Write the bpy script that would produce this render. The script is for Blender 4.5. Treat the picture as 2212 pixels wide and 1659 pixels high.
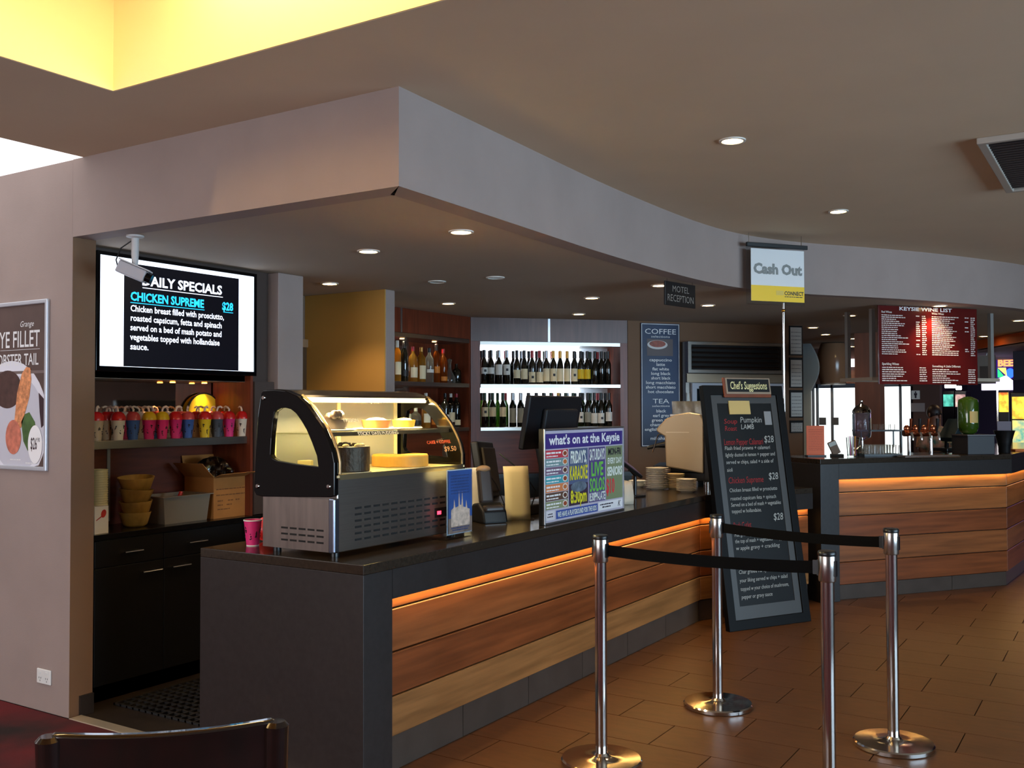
import bpy, bmesh, math, random
from mathutils import Vector, Matrix
from mathutils.geometry import tessellate_polygon
random.seed(7)
R = math.radians
for o in list(bpy.data.objects): bpy.data.objects.remove(o, do_unlink=True)
scene = bpy.context.scene
COL = scene.collection

# ---------------------------------------------------------------- camera (fitted to the photograph's lines)
F, PITCH, ROLL, YAW, EYE = 2130.0, R(1.42), R(-.15), R(32.27), 1.53   # focal length in pixels of a 2212 px frame
_fh = Vector((-math.sin(YAW), math.cos(YAW), 0)); _rt = Vector((math.cos(YAW), math.sin(YAW), 0)); _z = Vector((0, 0, 1))
FW = _fh*math.cos(PITCH) + _z*math.sin(PITCH); _up = -_fh*math.sin(PITCH) + _z*math.cos(PITCH)
RX = _rt*math.cos(ROLL) + _up*math.sin(ROLL); UP = -_rt*math.sin(ROLL) + _up*math.cos(ROLL)
EYEP = Vector((0, 0, EYE))
cam = bpy.data.cameras.new('camera'); camo = bpy.data.objects.new('camera', cam); COL.objects.link(camo)
cam.sensor_width = 36; cam.lens = F/2212*36; cam.clip_start = .05; cam.clip_end = 200
m = Matrix.Identity(4)
for i in range(3): m[i][0] = RX[i]; m[i][1] = UP[i]; m[i][2] = -FW[i]; m[i][3] = EYEP[i]
camo.matrix_world = m; scene.camera = camo
def ray(px, py): return FW*F + RX*(px-1106) - UP*(py-829.5)
def onz(px, py, z): d = ray(px, py); return EYEP + d*((z-EYE)/d.z)        # point on a level at height z
def onx(px, py, x): d = ray(px, py); return EYEP + d*(x/d.x)              # point on a wall X = x
def ony(px, py, y): d = ray(px, py); return EYEP + d*(y/d.y)              # point on a wall Y = y
def onp(px, py, P, phi):                                                  # point on an upright wall through P turned by phi
    n = Vector((math.sin(phi), -math.cos(phi), 0)); d = ray(px, py)
    return EYEP + d*((Vector(P)-EYEP).dot(n)/d.dot(n))

# ---------------------------------------------------------------- view, world
vs = scene.view_settings
vs.view_transform = 'Standard'; vs.look = 'None'; vs.exposure = .92; vs.gamma = 1.0; vs.use_curve_mapping = False
w = bpy.data.worlds.new('overcast_sky'); scene.world = w; w.use_nodes = True
w.node_tree.nodes['Background'].inputs[0].default_value = (.93, .96, 1, 1)
w.node_tree.nodes['Background'].inputs[1].default_value = 1.3
def area(name, loc, rot, sx, sy, power, col, portal=False):
    l = bpy.data.lights.new(name, 'AREA'); l.shape = 'RECTANGLE'; l.size = sx; l.size_y = sy; l.energy = power; l.color = col
    o = bpy.data.objects.new(name, l); COL.objects.link(o); o.location = loc; o.rotation_euler = rot
    if portal: l.cycles.is_portal = True
    return o
# daylight through the windows of the room (side wall and rear wall, behind the camera)
area('side_window_light', (5.9, 3.6, 1.5), (0, R(90), 0), 1.9, 6.6, 250, (.48, .75, 1))
area('rear_window_light', (-3.6, -4.9, 1.6), (R(-90), 0, R(180)), 5.6, 2.0, 94, (.90, .90, 1))
area('entrance_portal', (-3.2, 15.0, 1.0), (R(-90), 0, 0), 3.4, 2.0, 0, (1, 1, 1), True)

# ---------------------------------------------------------------- materials
def lin(c):
    return tuple((v/12.92 if v <= .04045 else ((v+.055)/1.055)**2.4) for v in (k/255 for k in c))
MATS = {}
def M(name, rgb=(128,128,128), rough=.5, metal=0, spec=.5, var=0, vs=6, stretch=(1,1,1), bump=0, bs=None, em=0, coat=0, rgb2=None, detail=4, sheen=0, alpha=1):
    if name in MATS: return MATS[name]
    mt = bpy.data.materials.new(name); mt.use_nodes = True; nt = mt.node_tree; b = nt.nodes['Principled BSDF']
    c = lin(rgb); b.inputs['Base Color'].default_value = (*c, 1)
    b.inputs['Roughness'].default_value = rough; b.inputs['Metallic'].default_value = metal
    b.inputs['Specular IOR Level'].default_value = spec; b.inputs['Coat Weight'].default_value = coat
    b.inputs['Alpha'].default_value = alpha
    if em:
        b.inputs['Emission Color'].default_value = (*c, 1); b.inputs['Emission Strength'].default_value = em
    if var or bump or rgb2:
        tc = nt.nodes.new('ShaderNodeTexCoord'); mp = nt.nodes.new('ShaderNodeMapping'); mp.inputs['Scale'].default_value = stretch
        nt.links.new(tc.outputs['Object'], mp.inputs['Vector'])
        nz = nt.nodes.new('ShaderNodeTexNoise'); nz.inputs['Scale'].default_value = vs; nz.inputs['Detail'].default_value = detail
        nt.links.new(mp.outputs['Vector'], nz.inputs['Vector'])
        if var or rgb2:
            oi = nt.nodes.new('ShaderNodeObjectInfo'); ad = nt.nodes.new('ShaderNodeVectorMath'); ad.operation = 'ADD'
            ml = nt.nodes.new('ShaderNodeMath'); ml.operation = 'MULTIPLY'; ml.inputs[1].default_value = 37
            nt.links.new(oi.outputs['Random'], ml.inputs[0]); nt.links.new(mp.outputs['Vector'], ad.inputs[0]); nt.links.new(ml.outputs[0], ad.inputs[1])
            nt.links.new(ad.outputs[0], nz.inputs['Vector'])
            cr = nt.nodes.new('ShaderNodeValToRGB'); e = cr.color_ramp.elements
            c2 = lin(rgb2) if rgb2 else c
            e[0].position = .3; e[1].position = .7
            e[0].color = (*[k*(1-var) for k in c], 1); e[1].color = (*[min(1, k*(1+var)) for k in c2], 1)
            nt.links.new(nz.outputs['Fac'], cr.inputs['Fac']); nt.links.new(cr.outputs['Color'], b.inputs['Base Color'])
        if bump:
            n2 = nt.nodes.new('ShaderNodeTexNoise'); n2.inputs['Scale'].default_value = bs or vs*6; n2.inputs['Detail'].default_value = 3
            nt.links.new(mp.outputs['Vector'], n2.inputs['Vector'])
            bp = nt.nodes.new('ShaderNodeBump'); bp.inputs['Strength'].default_value = bump; bp.inputs['Distance'].default_value = .01
            nt.links.new(n2.outputs['Fac'], bp.inputs['Height']); nt.links.new(bp.outputs['Normal'], b.inputs['Normal'])
    MATS[name] = mt; return mt
def GLASS(name, rgb=(255,255,255), gloss=.12, rough=.02, haze=0, hc=(248,248,244)):
    """thin glass: tinted see-through plus a Fresnel sheen"""
    if name in MATS: return MATS[name]
    mt = bpy.data.materials.new(name); mt.use_nodes = True; nt = mt.node_tree; nt.nodes.clear()
    out = nt.nodes.new('ShaderNodeOutputMaterial'); mx = nt.nodes.new('ShaderNodeMixShader'); tr = nt.nodes.new('ShaderNodeBsdfTransparent'); gl = nt.nodes.new('ShaderNodeBsdfGlossy')
    tr.inputs[0].default_value = (*lin(rgb), 1); gl.inputs['Roughness'].default_value = rough; gl.inputs[0].default_value = (1,1,1,1)
    lw = nt.nodes.new('ShaderNodeLayerWeight'); lw.inputs['Blend'].default_value = gloss
    nt.links.new(lw.outputs['Fresnel'], mx.inputs[0]); nt.links.new(tr.outputs[0], mx.inputs[1]); nt.links.new(gl.outputs[0], mx.inputs[2]); nt.links.new(mx.outputs[0], out.inputs[0])
    if haze:
        m2 = nt.nodes.new('ShaderNodeMixShader'); m2.inputs[0].default_value = haze; di = nt.nodes.new('ShaderNodeBsdfTranslucent'); di.inputs[0].default_value = (*lin(hc), 1); d2 = nt.nodes.new('ShaderNodeBsdfDiffuse'); d2.inputs[0].default_value = (*lin(hc), 1); ad2 = nt.nodes.new('ShaderNodeMixShader'); ad2.inputs[0].default_value = .5
        nt.links.new(di.outputs[0], ad2.inputs[1]); nt.links.new(d2.outputs[0], ad2.inputs[2]); nt.links.new(mx.outputs[0], m2.inputs[1]); nt.links.new(ad2.outputs[0], m2.inputs[2]); nt.links.new(m2.outputs[0], out.inputs[0])
    MATS[name] = mt; return mt

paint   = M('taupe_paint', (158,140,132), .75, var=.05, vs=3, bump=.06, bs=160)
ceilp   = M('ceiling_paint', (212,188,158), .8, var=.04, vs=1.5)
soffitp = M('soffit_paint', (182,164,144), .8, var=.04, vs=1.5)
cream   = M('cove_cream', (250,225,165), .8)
white   = M('white_plastic', (232,232,228), .4)
black   = M('black_plastic', (14,14,15), .35)
blackg  = M('black_gloss', (6,6,8), .10, spec=.28)
stone   = M('dark_stone', (39,35,34), .40, var=.18, vs=40, bump=.02)
stonetop= M('polished_stone', (48,41,34), .14, var=.2, vs=60)
steel   = M('brushed_steel', (172,166,158), .28, metal=1, var=.06, vs=5, stretch=(1,1,60))
chrome  = M('chrome', (205,200,196), .09, metal=1)
alu     = M('aluminium', (190,192,196), .35, metal=1)
cabblk  = M('black_laminate', (17,15,15), .35)
redwood = M('red_wood', (112,50,28), .4, var=.3, vs=5, stretch=(6,6,.6))
redwoodh= M('red_wood_level', (104,46,26), .4, var=.3, vs=5, stretch=(.6,6,6))
planks  = [M('plank_wood_%d' % i, c, .34, var=.30, vs=3.2, stretch=(.55,5,9), bump=.05, bs=30, detail=6) for i, c in enumerate([(148,88,44),(126,66,32),(150,100,56),(136,78,40)])]
tilem   = M('floor_tile', (92,58,32), .38, var=.16, vs=7, stretch=(1.2,5,1), bump=.05, bs=40)
grout   = M('grout', (48,34,24), .8)
ochre   = M('ochre_paint', (196,148,70), .75, var=.04, vs=2)
brownp  = M('brown_paint', (120,88,62), .7, var=.05, vs=3)
lettw   = M('white_print', (235,235,235), .5)
glass   = GLASS('clear_glass', (246,250,248), .10)
mirror  = M('mirror', (215,205,195), .04, metal=1)
paper   = M('white_paper', (240,238,230), .6)

# ---------------------------------------------------------------- mesh helpers
class MB:
    def __init__(s): s.v = []; s.f = []; s.T = None
    def add(s, vs, fs):
        n = len(s.v)
        s.v += [tuple(s.T @ Vector(p)) for p in vs] if s.T else [tuple(p) for p in vs]
        s.f += [tuple(i+n for i in f) for f in fs]; return s
    def box(s, x0, y0, z0, x1, y1, z1):
        return s.add([(x0,y0,z0),(x1,y0,z0),(x1,y1,z0),(x0,y1,z0),(x0,y0,z1),(x1,y0,z1),(x1,y1,z1),(x0,y1,z1)],
                     [(0,3,2,1),(4,5,6,7),(0,1,5,4),(1,2,6,5),(2,3,7,6),(3,0,4,7)])
    def prism(s, poly, a, b, ax='z'):                     # poly is counter-clockwise in the plane seen from the + side of ax (z) ; 'y': (x,z) polygon between y=a..b
        n = len(poly)
        if sum(poly[i][0]*poly[(i+1) % n][1]-poly[(i+1) % n][0]*poly[i][1] for i in range(n)) < 0: poly = poly[::-1]
        P = (lambda p, t: (p[0], p[1], t)) if ax == 'z' else (lambda p, t: (p[0], t, p[1])) if ax == 'y' else (lambda p, t: (t, p[0], p[1]))
        vs = [P(p, a) for p in poly]+[P(p, b) for p in poly]
        fs = [tuple(range(n))[::-1], tuple(range(n, 2*n))]+[(i, (i+1) % n, n+(i+1) % n, n+i) for i in range(n)]
        if ax == 'y': fs = [f[::-1] for f in fs]
        return s.add(vs, fs)
    def ring(s, outer, inner, a, b, ax='y'):               # plate with a hole
        P = (lambda p, t: (p[0], t, p[1])) if ax == 'y' else (lambda p, t: (p[0], p[1], t)) if ax == 'z' else (lambda p, t: (t, p[0], p[1]))
        tri = tessellate_polygon([[Vector((*p, 0)) for p in outer], [Vector((*p, 0)) for p in inner]])
        pts = list(outer)+list(inner); n = len(pts); no = len(outer); ni = len(inner)
        vs = [P(p, a) for p in pts]+[P(p, b) for p in pts]
        fs = [tuple(t) for t in tri]+[tuple(i+n for i in t[::-1]) for t in tri]
        fs += [(i, (i+1) % no, n+(i+1) % no, n+i) for i in range(no)]
        fs += [(no+(i+1) % ni, no+i, n+no+i, n+no+(i+1) % ni) for i in range(ni)]
        return s.add(vs, fs)
    def lathe(s, prof, n=20, c=(0,0,0), a0=0, a1=2*math.pi):
        full = abs(a1-a0-2*math.pi) < 1e-6; k = n if full else n+1
        vs = [(c[0]+r*math.cos(a0+(a1-a0)*j/n), c[1]+r*math.sin(a0+(a1-a0)*j/n), c[2]+z) for r, z in prof for j in range(k)]
        fs = []
        for i in range(len(prof)-1):
            for j in range(n if full else n):
                j2 = (j+1) % k
                fs.append((i*k+j, i*k+j2, (i+1)*k+j2, (i+1)*k+j))
        return s.add(vs, fs)
    def cyl(s, r, z0, z1, n=20, c=(0,0), r2=None): return s.lathe([(0,z0),(r,z0),(r2 if r2 is not None else r,z1),(0,z1)], n, (c[0],c[1],0))
    def tube(s, pts, r, n=8, flat=None):
        pts = [Vector(p) for p in pts]; rings = []
        rs = r if isinstance(r, (list, tuple)) else [r]*len(pts)
        prev = None
        for i, p in enumerate(pts):
            d = (pts[min(i+1, len(pts)-1)]-pts[max(i-1, 0)]).normalized()
            a = prev if prev is not None else (Vector((0,0,1)) if abs(d.z) < .9 else Vector((1,0,0)))
            u = (a-d*a.dot(d)).normalized(); v = d.cross(u); prev = u
            rings.append([p+(u*math.cos(2*math.pi*j/n)+v*math.sin(2*math.pi*j/n)*(flat or 1))*rs[i] for j in range(n)])
        vs = [q for rg in rings for q in rg]; k = len(rings)
        fs = [(i*n+j, i*n+(j+1) % n, (i+1)*n+(j+1) % n, (i+1)*n+j) for i in range(k-1) for j in range(n)]
        fs += [tuple(range(n))[::-1], tuple(range((k-1)*n, k*n))]
        return s.add(vs, fs)
    def ball(s, r, c=(0,0,0), n=14, m=8, sc=(1,1,1)):
        vs = [(c[0], c[1], c[2]-r*sc[2])]; fs = []
        for i in range(1, m):
            t = -math.pi/2+math.pi*i/m
            vs += [(c[0]+r*sc[0]*math.cos(t)*math.cos(2*math.pi*j/n), c[1]+r*sc[1]*math.cos(t)*math.sin(2*math.pi*j/n), c[2]+r*sc[2]*math.sin(t)) for j in range(n)]
        vs.append((c[0], c[1], c[2]+r*sc[2])); L = len(vs)-1
        fs += [(0, 1+(j+1) % n, 1+j) for j in range(n)]
        for i in range(m-2): fs += [(1+i*n+j, 1+i*n+(j+1) % n, 1+(i+1)*n+(j+1) % n, 1+(i+1)*n+j) for j in range(n)]
        fs += [(L, 1+(m-2)*n+j, 1+(m-2)*n+(j+1) % n) for j in range(n)]
        return s.add(vs, fs)
    def sheet(s, fn, nu, nv):                               # open surface fn(u,v), u,v in 0..1
        vs = [fn(i/nu, j/nv) for i in range(nu+1) for j in range(nv+1)]
        fs = [(i*(nv+1)+j, (i+1)*(nv+1)+j, (i+1)*(nv+1)+j+1, i*(nv+1)+j+1) for i in range(nu) for j in range(nv)]
        return s.add(vs, fs)
    def mesh(s, name, mat, smooth=0):
        me = bpy.data.meshes.new(name); me.from_pydata(s.v, [], s.f); me.validate()
        bm = bmesh.new(); bm.from_mesh(me); bmesh.ops.remove_doubles(bm, verts=bm.verts, dist=1e-6); bmesh.ops.recalc_face_normals(bm, faces=bm.faces); bm.to_mesh(me); bm.free()
        if mat: me.materials.append(mat)
        if smooth: me.shade_smooth(); me.set_sharp_from_angle(angle=R(smooth))
        return me
    def build(s, name, mat, parent=None, smooth=0, bevel=0, loc=None, rz=0, seg=2):
        return obj(name, s.mesh(name, mat, smooth), parent, bevel, loc, rz, seg)
def obj(name, me, parent=None, bevel=0, loc=None, rz=0, seg=2):
    o = bpy.data.objects.new(name, me); COL.objects.link(o)
    if parent: o.parent = parent
    if loc is not None: o.location = loc
    if rz: o.rotation_euler = (0, 0, rz)
    if bevel:
        b = o.modifiers.new('bevel', 'BEVEL'); b.width = bevel; b.segments = seg; b.limit_method = 'ANGLE'; b.angle_limit = R(40)
    return o
def tag(o, label, cat, group=None):
    o['label'] = label; o['category'] = cat
    if group: o['group'] = group
    return o
def struct(o): o['kind'] = 'structure'; return o
def thing(name, label, cat, loc=(0,0,0), rz=0, group=None):
    o = bpy.data.objects.new(name, None); COL.objects.link(o); o.empty_display_size = .1
    o.location = loc; o.rotation_euler = (0, 0, rz)
    return tag(o, label, cat, group)
def copytree(o, loc, rz=0, label=None, swap=None):
    c = o.copy(); COL.objects.link(c); c.location = loc; c.rotation_euler = (0, 0, rz)
    if label: c['label'] = label
    for ch in [k for k in COL.objects if k.parent == o] if False else o.children:
        d = ch.copy(); COL.objects.link(d); d.parent = c
        for g in ch.children:
            e = g.copy(); COL.objects.link(e); e.parent = d
    return c
def text(s, h, mat, parent, x, z, y=-.002, align='LEFT', bold=0, fit=None, shear=0, line=1.0, name='lettering', res=2, rot=0):
    """flat print on the face (local -Y) of a sign: cap height h, base line at (x, z); fit = width to squeeze it into"""
    cu = bpy.data.curves.new('print', 'FONT'); cu.body = s; cu.size = h/.70; cu.align_x = align; cu.offset = bold; cu.shear = shear; cu.space_line = line; cu.resolution_u = res
    t = bpy.data.objects.new('print', cu); me = bpy.data.meshes.new_from_object(t); bpy.data.objects.remove(t); bpy.data.curves.remove(cu)
    sx = 1
    if fit and me.vertices:
        xs = [v.co.x for v in me.vertices]; sx = fit/(max(xs)-min(xs))
    me.materials.clear(); me.materials.append(mat); me.name = name
    o = obj(name, me, parent); o.location = (x, y, z); o.rotation_euler = (R(90), -rot, 0); o.scale = (sx, 1, 1)
    return o
def rect(mat, parent, x0, z0, x1, z1, y=-.001, name='printed_panel', t=.0006):
    return MB().box(x0, y-t, z0, x1, y, z1).build(name, mat, parent)
def words(mat, parent, rows, y=-.002, name='fine_print', seed=1):
    """print too small to read: word-like dashes; rows = (x0, x1, z, height)"""
    rnd = random.Random(seed); b = MB()
    for x0, x1, z, h in rows:
        x = x0
        while x < x1-h:
            l = min(rnd.uniform(1.5, 5)*h, x1-x); b.box(x, y-.0004, z, x+l, y, z+h*rnd.uniform(.8, 1)); x += l+h*.6
    o = b.build(name, mat, parent); o['kind'] = 'stuff'; return o
ORD = ['first','second','third','fourth','fifth','sixth','seventh','eighth','ninth','tenth','eleventh','twelfth','thirteenth','fourteenth','fifteenth','sixteenth','seventeenth','eighteenth','nineteenth','twentieth']

# ================================================================ the setting
ZC, ZS = 2.785, 2.394                         # ceiling, soffit over the bar
YW = 2.985                                    # front wall that carries the poster
PHI = R(53.3); BD = Vector((math.cos(PHI), math.sin(PHI), 0)); BN = Vector((math.sin(PHI), -math.cos(PHI), 0))   # direction and front normal of the angled bar
fl = struct(MB().box(-8, 2.98, -.06, 6, 20, -.012).build('floor', grout))
# tiled floor, one object per tile near the camera, grout and material beyond
tm = MB().box(-.2975, -.152, -.012, .2975, .152, 0).mesh('tile', tilem)
for k in range(-6, 27):
    y = 4.775+.309*(k+.5); x0 = -.697 if k % 2 == 0 else -.997
    for j in range(-5, 6):
        x = x0+.3+.6*j
        if x < -3.0+(max(0, y-8)*.3) or x > 1.2+max(0, (y-7))*.15 or x < -3: continue
        o = obj('tile', tm, fl); o.location = (x, y, 0)
far = MB().box(-8, 13.0, -.012, 6, 20, -.002).build('floor_far', M('far_floor', (96,64,40), .35, var=.1, vs=3)); struct(far); far.name = 'floor'
carpet = M('red_carpet', (42,3,7), .95, var=.6, vs=2.4, rgb2=(88,8,13), bump=.6, bs=400, detail=3)
struct(MB().box(-8, -5, -.06, 6, 2.975, .004).build('floor', carpet))
struct(MB().box(-4.62, 3.05, -.012, -3.58, 8.6, -.001).build('floor', M('dark_vinyl', (46,38,32), .4, var=.2, vs=20)))
b = MB().box(-4.47, 2.975, -.01, -2.2, 3.045, .008)
struct(b.build('trim_1', M('threshold_metal', (200,185,160), .4, metal=.6), bevel=.003))
# wall with the poster, return into the niche
struct(MB().box(-8, YW, 0, -4.485, 3.115, ZC).build('wall_left', paint, bevel=.004))
struct(MB().box(-4.486, YW+.002, .0, -4.4835, 3.115, ZS).build('wall_left', brownp))
struct(MB().box(-4.487, 3.04, 0, -4.47, 3.115, .10).build('baseboard_left', M('dark_skirting', (40,30,24), .5)))
# bulkhead: straight return, then a long curve over the counter and the bar
curve = [(-2.402,2.985),(-2.42,3.4),(-2.45,4.0),(-2.485,4.7),(-2.497,5.3),(-2.492,5.9),(-2.465,6.4),(-2.40,6.82),(-2.27,7.2),(-2.06,7.58),(-1.84,7.88),(-1.64,8.17),(-1.43,8.5),(-1.22,8.88),(-1.0,9.33),(-.82,9.75),(-.66,10.3),(-.55,11.0),(-.5,12),(-.5,14.5)]
def smooth_curve(pts, n=3):
    out = []
    for i in range(len(pts)-1):
        p0, p1, p2, p3 = [Vector((*pts[max(0, min(len(pts)-1, i+k))], 0)) for k in (-1, 0, 1, 2)]
        for j in range(n):
            t = j/n; out.append(tuple((.5*((2*p1)+(p2-p0)*t+(2*p0-5*p1+4*p2-p3)*t*t+(3*p1-p0-3*p2+p3)*t**3))[:2]))
    return out+[pts[-1]]
cv = smooth_curve(curve)
back = [(x-.12, y+.0) for x, y in cv]; back[0] = (-2.52, 3.105)
b = MB()
front = [(-4.485, YW)]+cv; rear = [(-4.485, 3.105)]+back
n = len(front)
vs = [(*p, ZS) for p in front]+[(*p, ZC) for p in front]+[(*p, ZS) for p in rear]+[(*p, ZC) for p in rear]
fs = []
for i in range(n-1): fs += [(i, i+1, n+i+1, n+i), (2*n+i+1, 2*n+i, 3*n+i, 3*n+i+1), (2*n+i, 2*n+i+1, i+1, i), (n+i, n+i+1, 3*n+i+1, 3*n+i)]
fs += [(0, n, 3*n, 2*n), (n-1, 3*n-1, 4*n-1, 2*n-1)]
b.add(vs, fs); struct(b.build('bulkhead', paint, smooth=30))
so = [(-4.485, 3.1)]+[(x-.06, y+.05) for x, y in cv]+[(-.5, 20), (-8, 20), (-8, 3.15)]
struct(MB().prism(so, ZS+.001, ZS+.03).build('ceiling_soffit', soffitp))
# main ceiling with the lit cove and the gap below the glowing panel
CX0, CX1, CY0, CY1 = -3.393, -.9, -.8, 2.43
b = MB()
for x0, y0, x1, y1 in ((-4.405,-5,CX0,3.1), (CX0,CY1,6,20), (CX0,-5,CX1,CY0), (CX1,-5,6,CY1), (-8,-5,-4.405,0), (-8,0,-7.4,YW)): b.box(x0, y0, ZC, x1, y1, ZC+.1)
struct(b.build('ceiling', ceilp))
b = MB()
zc2 = ZC+.62
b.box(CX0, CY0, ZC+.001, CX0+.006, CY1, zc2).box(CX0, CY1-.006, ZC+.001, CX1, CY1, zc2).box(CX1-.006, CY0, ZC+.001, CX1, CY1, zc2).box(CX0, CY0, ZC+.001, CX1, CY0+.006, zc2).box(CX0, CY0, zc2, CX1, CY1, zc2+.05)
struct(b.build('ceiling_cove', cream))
struct(MB().box(-7.4, 0, ZC+.06, -4.406, YW+.1, ZC+.09).build('ceiling_glow', M('daylit_ceiling_glow', (250,250,252), .5, em=.62)))  # glowing sheet added in place of a daylit raised ceiling
# outer walls
def wall_open(name, ax, c, t, a0, a1, z1, holes, mat):
    """wall in the plane ax=c from a0 to a1 with rectangular holes (a, b, z0, z1) sorted along a"""
    b = MB(); cur = a0
    bx = (lambda p, q, u, v: b.box(c, p, u, c+t, q, v)) if ax == 'x' else (lambda p, q, u, v: b.box(p, c, u, q, c+t, v))
    for h0, h1, u, v in holes:
        bx(cur, h0, 0, z1)
        if u > 0: bx(h0, h1, 0, u)
        if v < z1: bx(h0, h1, v, z1)
        cur = h1
    bx(cur, a1, 0, z1); return struct(b.build(name, mat))
wall_open('wall_right', 'x', 6, .15, -5, 20, ZC, [(.2, 7.0, .5, 2.5)], paint)
wall_open('wall_rear', 'y', -5.15, .15, -8, 6.15, ZC, [(-6.5, -.7, .6, 2.6)], paint)
struct(MB().box(-8.1, -5, 0, -8, 20, ZC+.1).build('wall_left', paint))
b = MB()
for k in range(8): b.box(5.98, .2+k*.97-.03, .5, 6.06, .2+k*.97+.03, 2.5)
b.box(5.98, .2, .46, 6.1, 7.0, .52).box(5.98, .2, 2.46, 6.1, 7.0, 2.52); struct(b.build('window_2', M('window_frame', (60,55,50), .5)))
b = MB()
for k in range(6): b.box(-6.53+k*1.16, -5.06, .6, -6.47+k*1.16, -4.98, 2.6)
struct(b.build('window_3', MATS['window_frame']))
# ---- behind the counter: television wall, columns, passage, angled back wall
struct(MB().box(-4.74, 3.115, 1.70, -4.66, 4.47, ZS).build('wall_back', M('shaded_brown_paint', (70,55,48), .7)))  # wall beside the screen lies in shade, put into this dark colour
struct(MB().box(-5.4, 4.47, 0, -4.567, 4.69, ZS).build('wall_back', paint, bevel=.004))
struct(MB().box(-5.7, 5.53, 0, -4.567, 5.63, ZS).build('wall_back', paint, bevel=.004))
struct(MB().box(-5.36, 5.522, 0, -4.572, 5.53, ZS).build('wall_back', ochre))
struct(MB().box(-5.46, 4.69, 0, -5.36, 5.522, ZS).build('wall_back', M('passage_paint', (120,102,88), .8)))
d0 = onx(641, 735, -5.36); d1 = onx(672, 735, -5.36)
dr = MB(); dr.ring([(d0.y-.2,0),(d1.y,0),(d1.y,d1.z),(d0.y-.2,d1.z)], [(d0.y-.14,.001),(d1.y-.05,.001),(d1.y-.05,d1.z-.06),(d0.y-.14,d1.z-.06)], -5.36, -5.325, ax='x')
dfr = struct(dr.build('door_1', M('door_frame', (150,120,90), .5)))
MB().box(-5.358, d0.y-.14, .01, -5.34, d1.y-.05, d1.z-.06).build('door_leaf', M('door_leaf', (84,62,40), .5), dfr)
struct(MB().box(-5.78, 5.63, 0, -5.70, 8.0, ZS).build('wall_back', paint))
W1 = Vector((-5.3, 7.665, 0)); WPHI = R(46.6); WD = Vector((math.cos(WPHI), math.sin(WPHI), 0)); WN = Vector((math.sin(WPHI), -math.cos(WPHI), 0))
W2 = W1+WD*1.58                                     # right end of the wine cabinet
B1 = onp(1733, 800, W2, PHI); B1.z = 0               # the angled wall ends here
def slab(name, p, q, t, z0, z1, mat, **k):          # upright slab, front face p-q, thickness t backwards
    d = (q-p).normalized(); nn = Vector((-d.y, d.x, 0))*t
    return MB().prism([(p.x,p.y),(q.x,q.y),(q.x+nn.x,q.y+nn.y),(p.x+nn.x,p.y+nn.y)], z0, z1).build(name, mat, **k)
struct(slab('wall_back', W2, B1, .16, 0, ZS, brownp))
struct(slab('wall_back', W1-WN*.42-WD*.3, W2-WN*.42, .1, 0, ZS, paint))
# ---- entrance at the far end: wall with glazed doors, daylight beyond
YF = 14.6
def fx(px, y=YF): return ony(px, 850, y).x
def fz(px, py, y=YF): return ony(px, py, y).z
zd = fz(1800, 829)
wall_open('wall_far', 'y', YF, .2, -8, fx(2030), ZS, [(fx(1736), fx(1858), 0, zd), (fx(1899), fx(1972), 0, zd)], M('maroon_paint', (86,58,50), .7))
struct(MB().box(fx(1822), YF-.05, fz(1822,793), fx(1850), YF+.0, fz(1822,776)).build('window_4', M('transom_light', (240,243,255), .5, em=1.2)))
b = MB()
for px in (1736, 1753, 1762, 1794, 1851, 1899, 1942): b.box(fx(px)-.014, YF+.06, 0, fx(px)+.014, YF+.12, zd)
b.box(fx(1736), YF+.06, zd-.06, fx(1858), YF+.12, zd).box(fx(1899), YF+.06, zd-.05, fx(1972), YF+.12, zd)
dd = struct(b.build('door_2', M('door_metal', (120,120,126), .4)))
MB().box(fx(1736), YF+.085, 0, fx(1858), YF+.091, zd).build('pane', glass, dd); MB().box(fx(1899), YF+.085, 0, fx(1972), YF+.091, zd).build('pane', glass, dd)
struct(MB().box(-8, 16.5, -.1, fx(2030), 30, -.06).build('floor_outside', M('pale_paving', (190,186,178), .8)))
# gaming room on the right of the entrance
struct(MB().box(-2.7, 19.8, 0, 6, 20, ZC).build('wall_far', M('dark_purple_paint', (52,38,58), .7)))
struct(MB().box(-2.68, YF+.2, 0, -2.60, 20, ZC).build('wall_far', M('dark_purple_paint')))
h0 = onz(2100, 737.5, ZS); h1 = onz(2235, 712, ZS)
struct(slab('trim_3', h0, h1, .12, 2.285, ZS, M('orange_paint', (236,104,22), .6)))
struct(MB().prism([(h0.x,h0.y+.1),(h1.x,h1.y+.1),(6,h1.y-2),(6,20),(h0.x-1.2,20),(h0.x-1.2,14.7)], 2.285, 2.30).build('ceiling', M('purple_ceiling', (150,130,150), .7)))
area('gaming_room_glow', (.6, 17.2, 2.2), (0, 0, 0), 3, 3, 16, (.62, .34, 1))

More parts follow.
